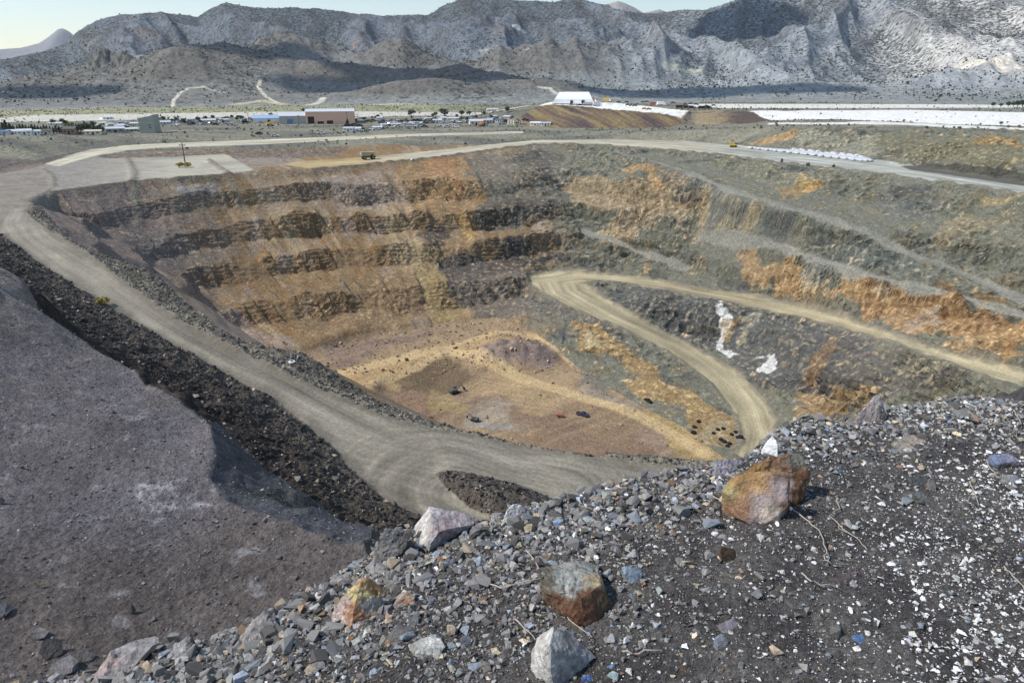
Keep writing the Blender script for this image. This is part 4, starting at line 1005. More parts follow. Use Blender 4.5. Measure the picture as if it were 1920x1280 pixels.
BO = [
 ('boulder', 'big rust, ochre and mauve boulder perched on the brink of the gravel bank', [[(1356,910,.22),(1372,897,.27),(1400,886,.26),(1448,891,.14),(1481,889,.12),(1495,916,.04),(1462,964,-.08),(1426,985,-.08),(1390,972,.02)], [(1382,902,.36),(1412,872,.46),(1445,857,.55),(1496,849,.62),(1520,880,.5),(1509,928,.36),(1482,964,.2),(1400,950,.3)]],
   [(1362,908,(178,160,96)),(1395,900,(186,136,62)),(1412,885,(176,126,56)),(1430,905,(190,146,84)),(1445,930,(172,150,146)),(1475,905,(170,152,146)),(1425,965,(164,138,132)),(1440,960,(192,172,150)),(1395,950,(172,124,82)),(1470,870,(146,104,66)),(1500,860,(130,122,108)),(1505,895,(118,78,40)),(1490,940,(104,66,36))], .05, (1428,974)),
 ('boulder', 'squat boulder with a flat grey top and rusty brown front amid the dark grit', [(1011,1067,.5),(1064,1054,1.0),(1097,1052,1.05),(1119,1062,1.0),(1126,1096,.45),(1074,1133,.05),(1029,1094,.35),(1138,1116,.42),(1151,1147,.3),(1134,1172,.12),(1101,1184,0),(1076,1158,0),(1056,1114,.2)],
   [(1020,1070,(120,112,94)),(1060,1075,(176,176,162)),(1090,1075,(186,182,164)),(1110,1060,(138,142,132)),(1080,1110,(180,176,162)),(1118,1085,(196,166,120)),(1100,1120,(132,84,48)),(1125,1125,(112,84,48)),(1140,1145,(116,98,60)),(1090,1145,(128,76,42)),(1120,1165,(124,78,42)),(1060,1130,(124,86,58))], .04, (1105,1176)),
 ('boulder', 'pale grey pyramid shaped boulder at the bottom edge of the picture', [(1039,1174,.5),(1060,1178,.6),(1007,1196,.6),(996,1226,.5),(998,1290,.25),(1040,1300,-.05),(1027,1222,.12),(1089,1250,.25),(1116,1231,.5),(1082,1202,.6)],
   [(1010,1210,(206,200,190)),(1020,1260,(198,192,184)),(1035,1190,(214,208,198)),(1060,1200,(160,154,148)),(1085,1225,(164,158,154)),(1060,1250,(170,162,152)),(1045,1280,(150,144,138))], .035, (1035,1285)),  # paler left, dimmer right: its sunlit and shaded sides painted into the colours
 ('boulder', 'pale pinkish slab tilted on the brink above the road junction', [(805,950,.6),(861,959,.7),(889,968,.7),(887,983,.5),(838,992,.2),(813,1000,.05),(801,1024,-.05),(762,1044,.25),(757,1034,.35),(780,986,.6)],
   [(800,960,(216,208,202)),(850,965,(184,170,168)),(880,975,(176,162,160)),(790,1000,(208,200,190)),(770,1030,(198,190,180)),(830,985,(176,150,148)),(815,990,(190,178,170))], .035, (790,1034)),
 ('boulder', 'pale rounded boulder half buried beyond the tilted pinkish slab', [(957,946,.4),(972,944,.5),(991,953,.6),(994,966,.4),(955,986,0),(939,984,.05),(948,962,.2)], [(950,965,(214,208,202)),(965,955,(220,214,206)),(985,960,(170,164,162))], .04, (962,982)),
 ('boulder', 'split boulder of yellow, orange and pinkish white on the left shoulder of the bank', [(679,1081,.45),(696,1085,.5),(712,1100,.5),(717,1156,.25),(706,1166,.15),(660,1158,.05),(648,1190,-.05),(628,1217,.2),(622,1166,.4),(628,1138,.45),(653,1108,.35)],
   [(676,1092,(206,160,96)),(664,1108,(222,196,122)),(685,1115,(226,204,130)),(706,1095,(206,146,76)),(640,1135,(196,168,152)),(632,1165,(206,184,170)),(640,1195,(208,196,182)),(665,1145,(198,134,82)),(695,1135,(196,186,172)),(710,1158,(190,126,72))], .06, (655,1178)),
 ('rock', 'orange bottomed tan rock right of the yellow and pink boulder', [(748,1114,.4),(769,1106,.5),(778,1118,.4),(773,1137,.1),(742,1143,0),(737,1134,.1)], [(755,1115,(206,186,164)),(770,1112,(190,160,130)),(765,1132,(186,124,72)),(745,1136,(186,160,140))], .05, (757,1139)),
 ('rock', 'knobbly cream coloured rock lying on grit near the bottom edge', [(766,1209,.3),(800,1194,.6),(826,1197,.6),(833,1212,.4),(818,1229,.15),(792,1241,0),(776,1223,.1)], [(790,1210,(206,202,186)),(815,1205,(212,208,194)),(800,1230,(190,186,170))], .06, (796,1236), .5),
 ('boulder', 'rough grey block beside the tilted pinkish slab at its left', [(720,992,.5),(750,991,.6),(767,999,.5),(757,1032,.2),(716,1060,0),(696,1070,0),(701,1040,.2)], [(735,1000,(124,122,120)),(720,1040,(132,126,122)),(755,1005,(104,100,94))], .07, (715,1058)),
 ('rock', 'round flattened dark grey rock with a dab of orange below the tan rock', [(738,1174,.45),(767,1172,.5),(771,1188,.3),(757,1204,.1),(728,1217,0),(720,1207,.1)], [(750,1185,(126,124,120)),(735,1200,(134,130,122)),(728,1214,(190,140,60)),(765,1180,(110,108,106))], .04, (738,1211)),
 ('rock', 'slate blue angular rock on dark soil right of the rusty squat boulder', [(1166,1060,.5),(1198,1064,.6),(1208,1078,.4),(1194,1097,.05),(1181,1097,0),(1171,1074,.2)], [(1175,1068,(146,164,176)),(1190,1080,(150,172,184)),(1200,1078,(120,140,156))], .04, (1187,1095)),
 ('rock', 'bright blue flat shard lying among white pebbles at lower right', [(1597,1189,.3),(1620,1190,.6),(1634,1198,.5),(1633,1212,.1),(1613,1206,0)], [(1605,1193,(96,150,206)),(1625,1203,(80,132,196))], .03, (1622,1208)),
 ('rock', 'bright white chunk of quartz on the brink behind the rust boulder', [(1448,817,.5),(1458,830,.2),(1460,855,-.1),(1434,857,.3),(1426,848,.6),(1434,833,.7)], [(1445,840,(255,255,255))], .03, (1445,856)),
 ('rock', 'flat white stone capping the brink just above the white quartz chunk', [(1447,810,.3),(1468,812,.5),(1466,818,.2),(1450,819,0)], [(1456,814,(216,206,198))], .03, (1457,819)),
 ('boulder', 'pinkish grey pointed boulder on the skyline of the bank at right', [(1643,738,.5),(1652,742,.6),(1662,782,.3),(1650,798,.05),(1597,800,0),(1608,778,.2),(1630,758,.4)], [(1645,745,(206,190,176)),(1635,770,(176,158,150)),(1655,780,(150,134,126)),(1610,790,(158,144,138))], .05, (1630,796)),
 ('boulder', 'long low tan and pinkish boulder in the grey scree at right', [(1671,833,.3),(1697,817,.6),(1730,818,.7),(1776,842,.5),(1748,853,.1),(1698,857,0)], [(1690,830,(160,148,128)),(1725,828,(186,160,140)),(1760,842,(160,136,112)),(1710,848,(178,154,134))], .05, (1720,852)),
 ('boulder', 'blocky stone with a blue and mauve top near the right edge', [(1854,852,.5),(1891,850,.7),(1912,864,.4),(1908,884,.3),(1877,889,.05),(1868,869,.1)], [(1870,858,(124,138,170)),(1895,859,(150,144,168)),(1890,878,(104,88,66))], .035, (1885,884)),
 ('rock', 'pale grey brick shaped stone below the blue topped block', [(1879,889,.4),(1908,890,.6),(1917,906,.3),(1900,912,0),(1881,909,.1)], [(1890,900,(166,160,150)),(1910,900,(150,156,176))], .04, (1897,909)),
 ('rock', 'rusty black lump in the grit below the big rust boulder', [(1351,1024,.3),(1378,1030,.6),(1382,1052,.1),(1354,1056,0)], [(1360,1035,(96,72,50)),(1372,1045,(82,70,50))], .06, (1366,1053)),
 ('rock', 'dusky purple flat stone in the middle of the pebble slope', [(1569,1078,.3),(1606,1070,.6),(1612,1084,.3),(1580,1093,0)], [(1590,1080,(122,100,106))], .04, (1588,1090)),
 ('rock', 'violet grey flat stone above the small grey pyramid stone', [(1346,1171,.3),(1372,1160,.6),(1396,1177,.4),(1381,1192,0),(1352,1184,.1)], [(1370,1175,(150,140,148))], .05, (1372,1188)),
 ('rock', 'small grey pyramid stone standing up from the grit at lower centre', [(1339,1196,.3),(1353,1186,.5),(1367,1204,.3),(1350,1222,0),(1341,1215,.1)], [(1345,1200,(170,176,186)),(1358,1205,(140,140,146))], .04, (1351,1219)),
 ('boulder', 'mauve grey stone wedged against the left side of the rust boulder', [(1354,861,.5),(1398,865,.6),(1376,884,.3),(1352,899,0),(1324,887,.1)], [(1350,872,(168,160,170)),(1385,870,(150,144,150)),(1345,890,(158,152,158))], .06, (1352,896)),
 ('boulder', 'sharp grey fin of rock at the left end of the bank', [(357,1186,.5),(366,1204,.4),(361,1224,.1),(312,1240,0),(300,1244,0),(330,1212,.3)], [(340,1210,(170,166,162)),(362,1210,(110,106,104))], .05, (335,1236)),
 ('boulder', 'broad pale grey block forming the left shoulder of the bank', [(496,1143,.5),(514,1146,.6),(520,1180,.2),(450,1214,0),(440,1210,.1),(462,1176,.35)], [(480,1170,(158,152,146)),(460,1200,(164,158,150)),(505,1160,(140,136,132))], .06, (470,1208)),
 ('boulder', 'pinkish edged slab at the lowest left corner of the bank', [(217,1216,.5),(290,1192,.8),(300,1210,.5),(215,1286,0),(166,1290,0),(180,1262,.2)], [(200,1240,(186,160,150)),(250,1220,(158,152,148)),(220,1265,(150,146,142))], .06, (205,1284)),
 ('rock', 'thin dark slate lying on the small slate pile at right', [(1702,894,.4),(1740,892,.8),(1742,905,.3),(1710,914,0)], [(1720,902,(92,94,92))], .04, (1722,911)),
 ('rock', 'long grey slate pointing down from the slate pile at right', [(1712,922,.5),(1728,920,.6),(1744,942,.2),(1734,948,0)], [(1728,934,(116,118,112))], .03, (1735,946)),
 ('rock', 'tan edged slate lying flat left of the long grey slate', [(1690,940,.2),(1716,930,.5),(1722,936,.3),(1700,946,0)], [(1705,938,(150,146,132))], .03, (1702,944)),
 ('rock', 'curved pale slate standing at the right of the slate pile', [(1740,896,.5),(1752,900,.5),(1756,922,.1),(1746,924,0)], [(1748,908,(164,152,142))], .04, (1749,922)),
 ('rock', 'light tan oval stone left of the slate pile', [(1654,908,.3),(1676,904,.6),(1677,916,.2),(1660,919,0)], [(1665,912,(158,150,134))], .04, (1665,917)),
 ('rock', 'blue green cobble in the scree left of the tan oval stone', [(1565,876,.3),(1578,880,.5),(1580,890,.2),(1568,890,0)], [(1572,884,(112,146,168))], .04, (1572,889)),
 ('rock', 'small sky blue shard at the bottom right of the pyramid boulder', [(1132,1252,.2),(1156,1240,.6),(1158,1246,.5),(1140,1258,0)], [(1145,1250,(124,160,206))], .03, (1144,1256)),
 ('rock', 'vivid blue broken stone beside the pyramid boulder on the bottom edge', [(1090,1268,.2),(1110,1264,.6),(1112,1278,.1),(1092,1282,0)], [(1100,1272,(76,130,206))], .05, (1101,1279)),
 ('rock', 'pale blue glinting square stone on the grit at lower left of the bank', [(692,1258,.2),(702,1251,.6),(711,1256,.5),(709,1266,0),(694,1266,0)], [(700,1260,(176,206,236))], .03, (702,1265)),
 ('rock', 'deep blue pebble perched above the tan rock on the left shoulder', [(728,1076,.2),(738,1072,.6),(744,1080,.3),(735,1084,0)], [(736,1078,(120,152,212))], .03, (736,1083)),
 ('rock', 'grey green block beneath the deep blue pebble', [(722,1086,.4),(752,1088,.6),(752,1100,.2),(735,1110,0)], [(738,1094,(164,160,148))], .04, (738,1106)),
 ('rock', 'flat white stone lying right of the round dark grey rock', [(903,1190,.3),(922,1185,.6),(935,1190,.4),(930,1198,0),(908,1199,0)], [(920,1192,(214,212,204))], .04, (920,1197)),
 ('rock', 'tan wedge stone just below the flat white stone', [(914,1222,.2),(922,1204,.6),(956,1212,.5),(948,1222,.1),(930,1224,0)], [(930,1212,(198,170,140)),(948,1216,(186,158,128))], .05, (932,1221)),
 ('rock', 'grey violet oval stone standing left of the flat white stone', [(862,1196,.3),(876,1188,.5),(886,1200,.3),(878,1218,0),(866,1212,.1)], [(874,1202,(128,128,136))], .04, (874,1215)),
 ('rock', 'rust and grey square cobble above the squat rusty boulder', [(1014,1046,.3),(1034,1038,.6),(1036,1050,.3),(1022,1056,0)], [(1024,1046,(166,130,90))], .04, (1024,1054)),
 ('rock', 'pale blue grey slab at the bottom right of the squat rusty boulder', [(1196,1206,.3),(1224,1196,.7),(1238,1212,.4),(1206,1222,0)], [(1216,1210,(148,152,160))], .05, (1214,1219)),
]
for b in BO:
    boulder(b[0], b[1], 'boulder' if b[0] == 'boulder' else 'rock', b[2], b[3], b[4], b[5], sub=(4, 3) if b[0] == 'boulder' else (3, 2), lump=b[6] if len(b) > 6 else 0)
# rocks on the lower bench and beside the roads
LB = [
 ('long dark grey block on the lower bench at the bottom left corner', [(86,1252,.2),(132,1227,.6),(146,1241,.4),(140,1256,.1),(110,1270,0)], [(115,1245,(128,124,124))], (112,1266)),
 ('near black squarish boulder behind the long dark grey block', [(70,1218,.2),(86,1198,.5),(116,1198,.6),(118,1224,.3),(88,1238,0)], [(95,1210,(84,82,80))], (95,1234)),
 ('grey boulder farther back on the bench than the near black one', [(54,1185,.2),(72,1176,.6),(92,1182,.4),(86,1194,.1),(66,1199,0)], [(72,1186,(120,116,114))], (70,1196)),
 ('rounded dark stone right of the long dark grey block', [(143,1226,.2),(160,1218,.6),(180,1226,.5),(170,1240,0),(150,1242,0)], [(160,1230,(104,100,98))], (160,1239)),
 ('long low olive brown rock alone on the lower bench', [(40,1055,.2),(50,1044,.6),(76,1040,.7),(88,1047,.5),(66,1058,0)], [(60,1050,(108,98,76))], (64,1056)),
 ('dark rock cut by the left edge low down on the bench', [(-20,1140,.2),(12,1128,.6),(24,1140,.5),(8,1156,0),(-20,1160,0)], [(5,1142,(104,102,104))], (3,1156)),
 ('small pointed grey stone standing alone in the middle of the bench', [(239,1147,.1),(246,1129,.4),(256,1143,.4),(248,1149,0)], [(247,1138,(92,88,86))], (247,1148)),
 ('small black rock at the left edge farther up the bench', [(-4,940,.2),(4,931,.5),(10,938,.3),(4,945,0)], [(3,938,(60,60,64))], (4,943)),
 ('little tan stone on the bench below the olive brown rock', [(73,1096,.1),(79,1089,.5),(87,1096,.3),(80,1101,0)], [(79,1096,(140,122,92))], (80,1100)),
]
for lb in LB: boulder('rock', lb[0], 'rock', lb[1], lb[2], .06, lb[3], mat=M_LB, sub=(3, 2))
print('boulders', time.time() - T0)

# ------------------------------------------------------------------ loose stones: 24 angular shapes
SHP = []
for k in range(28):
    n_ = random.randint(7, 10); pts = []
    for j in range(n_):
        d_ = Vector((random.gauss(0, 1), random.gauss(0, 1), random.gauss(0, 1))).normalized()
        d_ = Vector((math.copysign(abs(d_.x) ** .7, d_.x), math.copysign(abs(d_.y) ** .7, d_.y), math.copysign(abs(d_.z) ** .7, d_.z)))
        pts.append(d_ * random.uniform(.8, 1.0) * .5)
    bm = hull(pts)
    bmesh.ops.triangulate(bm, faces=bm.faces)
    SHP.append(bm_arrays(bm)); bm.free()
LOW = []
for k in range(20):
    pts = [Vector((random.gauss(0, 1), random.gauss(0, 1), random.gauss(0, 1))).normalized() * random.uniform(.38, .52) for j in range(9)]
    bm = hull(pts); LOW.append(bm_arrays(bm)); bm.free()
def rotm(n):
    q = rng.normal(size=(n, 4)); q /= np.linalg.norm(q, axis=1)[:, None]; w, x, y, z = q.T
    return np.stack([np.stack([1 - 2 * (y * y + z * z), 2 * (x * y - z * w), 2 * (x * z + y * w)], -1), np.stack([2 * (x * y + z * w), 1 - 2 * (x * x + z * z), 2 * (y * z - x * w)], -1), np.stack([2 * (x * z - y * w), 2 * (y * z + x * w), 1 - 2 * (x * x + y * y)], -1)], 1)
def zrot(n):
    a = rng.random(n) * 6.283; c, s_ = np.cos(a), np.sin(a); o_ = np.zeros(n)
    return np.stack([np.stack([c, -s_, o_], -1), np.stack([s_, c, o_], -1), np.stack([o_, o_, o_ + 1], -1)], 1)
def scatter_mesh(name, pos, size, col, shapes, mat, flat=.6, sink=.12, smooth=False):
    """many stones in one mesh: pos (n,3) on the ground, size (n,), col (n,3)"""
    n = len(pos); kind = rng.integers(0, len(shapes), n); R3 = rotm(n); RZ = zrot(n)
    sc = np.stack([size * rng.uniform(.8, 1.25, n), size * rng.uniform(.65, 1.0, n), size * flat * rng.uniform(.7, 1.25, n)], -1)
    Vs, Fs, Ks = [], [], []; off = 0
    for k in range(len(shapes)):
        i = np.where(kind == k)[0]
        if not len(i): continue
        v, f = shapes[k]
        p = np.einsum('nij,vj->nvi', R3[i], v) * sc[i][:, None, :]
        p = np.einsum('nij,nvj->nvi', RZ[i], p) + pos[i][:, None, :]
        p[..., 2] += (sc[i][:, 2] * (.5 - sink))[:, None]
        Vs.append(p.reshape(-1, 3)); Fs.append((f[None] + (np.arange(len(i)) * len(v))[:, None, None] + off).reshape(-1, 3)); off += len(i) * len(v)
        Ks.append(np.repeat(col[i], len(v), 0))
    me = raw_mesh(name, np.concatenate(Vs), np.concatenate(Fs), np.concatenate(Ks), [mat], smooth)
    o = obj(name, me); o['kind'] = 'stuff'
    return o
# stones of the near bank
NS = 104000
sa = np.radians(rng.uniform(-54, 66, NS)); sr = np.sqrt(rng.uniform(1.25 ** 2, 5.2 ** 2, NS))
sx, sy = sr * np.sin(sa), sr * np.cos(sa); sz = bank(sx, sy)
rc_ = np.interp(sa, cra, crr); q = sr / rc_
ppx, ppy = project(sx, sy, sz)
cl = fbm2(sx / .35, sy / .35, 3)
leftness = sst(1450, 900, ppx - (1100 - ppy) * .4)           # the left and the brink are stony, the right is dark soil with white chips
brink = sst(.72, .95, q)
keep = rng.random(NS) < np.clip(.40 + .6 * leftness + .5 * brink + .3 * cl + .35 * sst(1650, 1900, ppx + (ppy - 1000) * .35), .05, 1)
keep &= (q < 1.12)
sx, sy, sz, q, ppx, ppy, cl, leftness, brink, sr = [a[keep] for a in (sx, sy, sz, q, ppx, ppy, cl, leftness, brink, sr)]
NS = len(sx)
size = np.exp(rng.normal(math.log(.0108), .56, NS)) * (1 + .75 * brink + .55 * leftness * sst(.45, .8, q))
size = np.clip(size, .006, .085)
whitep = np.clip(.12 + .72 * sst(1520, 1850, ppx + (ppy - 1000) * .35) * sst(-.5, .2, cl + .5 * sst(1000, 1250, ppy)) * (1 - .8 * sst(900, 830, ppy)) + .13 * sst(1200, 1500, ppx) * sst(830, 960, ppy), 0, .85) * (1 - .8 * leftness)
u_ = rng.random(NS); kind = np.zeros(NS, int)
kind[u_ < whitep] = 1
u2 = rng.random(NS)
kind[(kind == 0) & (u2 < .06)] = 2            # blue grey
kind[(kind == 0) & (u2 > .985)] = 3           # rust
kind[(kind == 0) & (u2 > .91)] = 4            # tan
kind[(kind == 0) & (u2 > .68)] = 5            # dark
kind[(kind == 0) & (u2 > .16) & (u2 < .165)] = 6     # blue
size = np.where(kind == 1, np.clip(size * .95, .007, .036), size)
KC = {0: (140, 138, 134), 1: (212, 209, 203), 2: (138, 145, 152), 3: (142, 114, 90), 4: (172, 156, 132), 5: (98, 94, 90), 6: (132, 150, 176)}
col = np.array([lin(*KC[k]) for k in kind]) * np.exp(rng.normal(0, np.where(kind == 1, .34, .27)))[:, None] * (1 + rng.normal(0, .025, (NS, 3)))
col = np.clip(col, .02, .88)
order = np.argsort(-size - 1 * ((ppx > 10) & (ppx < 1910) & (ppy < 1272))); big_n = 250
bi = order[:big_n]; rest = order[big_n:]
pos = np.stack([sx, sy, sz], -1)
scatter_mesh('gravel', pos[rest], size[rest], col[rest], SHP, M_ST, .62, .24)
KN = {0: ('grey', 'stones of plain grey'), 1: ('white', 'white stones'), 2: ('bluish grey', 'bluish grey stones'), 3: ('rust brown', 'rust brown stones'), 4: ('tan', 'tan stones'), 5: ('dark charcoal', 'dark charcoal stones'), 6: ('light blue', 'light blue stones')}
cache = {}
for j in bi:
    k = int(kind[j]); s_ = random.randrange(12); kk = (k, s_)
    if kk not in cache:
        v, f = SHP[s_]; bm = bmesh.new(); vs_ = [bm.verts.new(p) for p in v]
        for t_ in f: bm.faces.new([vs_[a] for a in t_])
        bmesh.ops.subdivide_edges(bm, edges=bm.edges[:], cuts=1, use_grid_fill=True); bmesh.ops.triangulate(bm, faces=bm.faces)
        bm.normal_update(); v2, f2 = bm_arrays(bm); nr = np.array([a.normal[:] for a in bm.verts]); bm.free()
        v2 = v2 + nr * (.035 * fbm3(v2[:, 0] * 4 + s_, v2[:, 1] * 4, v2[:, 2] * 4 + k, 3))[:, None]
        c_ = lin(*KC[k]) * (1 + .3 * fbm3(v2[:, 0] * 5, v2[:, 1] * 5 + k, v2[:, 2] * 5, 3))[:, None]
        cache[kk] = raw_mesh('stone', v2, f2, c_, [M_ST], False)
    o = obj('stone', cache[kk]); s1 = size[j]
    o.scale = (s1 * random.uniform(.9, 1.4), s1 * random.uniform(.7, 1.05), s1 * random.uniform(.45, .85))
    o.rotation_euler = (random.uniform(-.5, .5), random.uniform(-.5, .5), random.uniform(0, 6.28))
    o.location = (sx[j], sy[j], sz[j] + o.scale.z * .3)
    tag(o, 'loose ' + KN[k][0] + ' stone lying in the gravel of the near bank', 'stone', KN[k][1] + ' in the near gravel')
# grit on the soil between the stones
NG = 62000
ga = np.radians(rng.uniform(-50, 62, NG)); gr = np.sqrt(rng.uniform(1.25 ** 2, 3.6 ** 2, NG)); gx, gy = gr * np.sin(ga), gr * np.cos(ga)
gq = gr / np.interp(ga, cra, crr); k_ = gq < 1.02; gx, gy = gx[k_], gy[k_]; gz = bank(gx, gy)
gs = np.exp(rng.normal(math.log(.0062), .3, len(gx)))
a_, b_ = project(gx, gy, gz); wp = .08 + .4 * sst(1500, 1900, a_ + (b_ - 1000) * .4) * sst(-.4, .3, fbm2(gx / .35, gy / .35, 3))
gc = np.where((rng.random(len(gx)) < wp)[:, None], lin(205, 202, 197)[None], lin(104, 100, 96)[None]) * np.exp(rng.normal(0, .35, len(gx)))[:, None]
scatter_mesh('grit', np.stack([gx, gy, gz], -1), gs, np.clip(gc, .02, .85), LOW, M_ST, .7, .1)
# dry twigs lying on the bank
def tube(pts, r0, r1, seg=5):
    P = np.array(pts, float); n = len(P); V = []; F = []
    for i in range(n):
        d_ = P[min(i + 1, n - 1)] - P[max(i - 1, 0)]; d_ = Vector(d_).normalized(); s_ = d_.orthogonal().normalized(); t_ = d_.cross(s_)
        r_ = r0 + (r1 - r0) * i / max(1, n - 1)
        for j in range(seg): V.append(Vector(P[i]) + s_ * r_ * math.cos(6.283 * j / seg) + t_ * r_ * math.sin(6.283 * j / seg))
    for i in range(n - 1):
        for j in range(seg): F.append((i * seg + j, i * seg + (j + 1) % seg, (i + 1) * seg + (j + 1) % seg, (i + 1) * seg + j))
    return np.array([v[:] for v in V]), np.array(F, np.int32)
M_TW = plain_mat('twig_bark', (.40, .35, .29), .9, scale=60, var=.3)
TWIGS = [
 ([(988,1037),(1000,1055),(1018,1080),(1038,1105)], 'bent twig leaning on the left corner of the squat rusty boulder'),
 ([(1022,1115),(1030,1135),(1060,1165),(1090,1188),(1110,1200)], 'long curved twig between the squat rusty boulder and the pale pyramid boulder'),
 ([(920,1100),(950,1110),(985,1096),(1022,1088)], 'thin twig lying across the grit left of the squat rusty boulder'),
 ([(966,1168),(985,1185),(1004,1205)], 'short straight twig touching the top left of the pyramid boulder'),
 ([(1485,960),(1515,985),(1540,1008),(1548,1040),(1545,1058),(1560,1064),(1590,1062)], 'crooked forked twig running down from the big rust boulder'),
 ([(1568,938),(1572,960),(1554,975),(1580,1000),(1610,1020),(1625,1036)], 'wavy pale twig right of the crooked forked twig'),
 ([(1502,1078),(1520,1098),(1545,1106),(1568,1100)], 'small hooked twig under the dusky purple stone'),
 ([(1880,1068),(1895,1085),(1920,1112)], 'long bare twig at the right edge beside the white chips'),
 ([(1816,908),(1824,930),(1834,952)], 'short twig on the pebble slope below the blue topped block'),
 ([(1330,930),(1352,948),(1372,960),(1392,978)], 'fine twig below the left side of the big rust boulder'),
 ([(1100,1045),(1130,1030),(1165,1025)], 'slim twig arching over the grit above the slate blue rock'),
 ([(1900,775),(1914,800),(1898,815),(1888,828)], 'twisted twig near the skyline of the bank at the right edge'),
 ([(1848,865),(1856,885),(1866,895),(1872,888)], 'looped twig against the blue topped block'),
 ([(1165,1225),(1190,1235),(1215,1228),(1240,1225)], 'twig among the blue shards at the bottom edge'),
]
for pts, lb in TWIGS:
    w = [hit_bank(*p) for p in pts]; P = []
    for a, b in zip(w[:-1], w[1:]):
        for t_ in (0, .34, .67): P.append(a + (b - a) * t_ + rng.normal(0, .003, 3))
    P.append(w[-1]); P = np.array(P); P[:, 2] = np.maximum(P[:, 2], bank(P[:, 0], P[:, 1])) + .012 + .008 * np.sin(np.linspace(0, 3.1, len(P)))
    v, f = tube(P, .0034, .0016)
    k_ = len(P) // 2; b0 = P[k_]; br = [b0, b0 + (P[k_ + 1] - P[k_ - 1]) * .5 + rng.normal(0, .012, 3), b0 + (P[k_ + 1] - P[k_ - 1]) * 1.1 + rng.normal(0, .02, 3)]
    for q_ in br[1:]: q_[2] = bank(q_[0], q_[1]) + .012
    v2, f2 = tube(br, .0022, .0012); f2 = f2 + len(v)
    v = np.concatenate([v, v2]); f = np.concatenate([f, f2]); o0 = P[0].copy()
    o = obj('twig', raw_mesh('twig', v - o0, f, None, [M_TW])); o.location = o0
    tag(o, lb, 'twig', 'dry twigs on the near bank')
# ------------------------------------------------------------------ loose stones on the lower bench, the rubble belt and the verges
def gp(x, y): return plan_z(x, y)
from mathutils.bvhtree import BVHTree
dg = bpy.context.evaluated_depsgraph_get()
def region_points(names, n, y0, y1, inframe=True):
    poly_names = names; out = []
    m = np.isin(REG, [RI[k] for k in names]) & (GY > y0) & (GY < y1)
    ii = np.argwhere(m); p_ = np.array([GX[m], GY[m], GZ[m]]).T
    dr = np.gradient(rr)[ii[:, 0]] * rr[ii[:, 0]]                      # share of ground area
    a_, b_ = project(p_[:, 0], p_[:, 1], p_[:, 2]); w_ = dr * ((a_ > -60) & (a_ < 1980))
    k = rng.choice(len(p_), n, p=w_ / w_.sum())
    return p_[k] + np.c_[rng.normal(0, .08, (n, 2)), np.zeros(n)]
p_ = region_points(['plateau', 'slopeB'], 9000, 14, 90)
sz_ = np.exp(rng.normal(math.log(.075), .5, len(p_))); c_ = np.where((rng.random(len(p_)) < .25)[:, None], lin(150, 148, 146)[None], lin(104, 100, 98)[None]) * np.exp(rng.normal(0, .3, len(p_)))[:, None]
scatter_mesh('bench_stones', p_, np.clip(sz_, .03, .4), c_, LOW, M_LB, .6, .2)
p_ = region_points(['band', 'hump'], 12000, 90, 260)
sz_ = np.clip(np.exp(rng.normal(math.log(.5), .5, len(p_))), .2, 2.2); c_ = np.where((rng.random(len(p_)) < .14)[:, None], lin(150, 140, 128)[None], lin(66, 61, 58)[None]) * np.exp(rng.normal(0, .3, len(p_)))[:, None]
scatter_mesh('rubble', p_, sz_, c_, LOW, M_LB, .7, .2)
p_ = region_points(['verge'], 5000, 110, 300)
sz_ = np.clip(np.exp(rng.normal(math.log(.42), .45, len(p_))), .2, 1.6); c_ = np.where((rng.random(len(p_)) < .2)[:, None], lin(160, 152, 138)[None], lin(92, 88, 80)[None]) * np.exp(rng.normal(0, .3, len(p_)))[:, None]
scatter_mesh('verge_stones', p_, sz_, c_, LOW, M_LB, .7, .2)
p_ = region_points(['floor'], 2500, 200, 380)
a_, b_ = project(p_[:, 0], p_[:, 1], p_[:, 2]); p_ = p_[(b_ < 700 - .0 * a_) | (rng.random(len(p_)) < .1)]
sz_ = np.clip(np.exp(rng.normal(math.log(.8), .5, len(p_))), .3, 2.5); c_ = lin(160, 136, 112)[None] * np.exp(rng.normal(0, .3, len(p_)))[:, None]
scatter_mesh('fallen_rock', p_, sz_, c_, LOW, M_LB, .7, .2)
scatter_mesh('scrub', SCRUB[0], SCRUB[1], SCRUB[2], LOW, plain_mat('scrub_leaf', (.05, .06, .04), .95), .8, .15)
bpy.data.objects['scrub'].data.materials[0] = M_LB
print('stones', time.time() - T0)
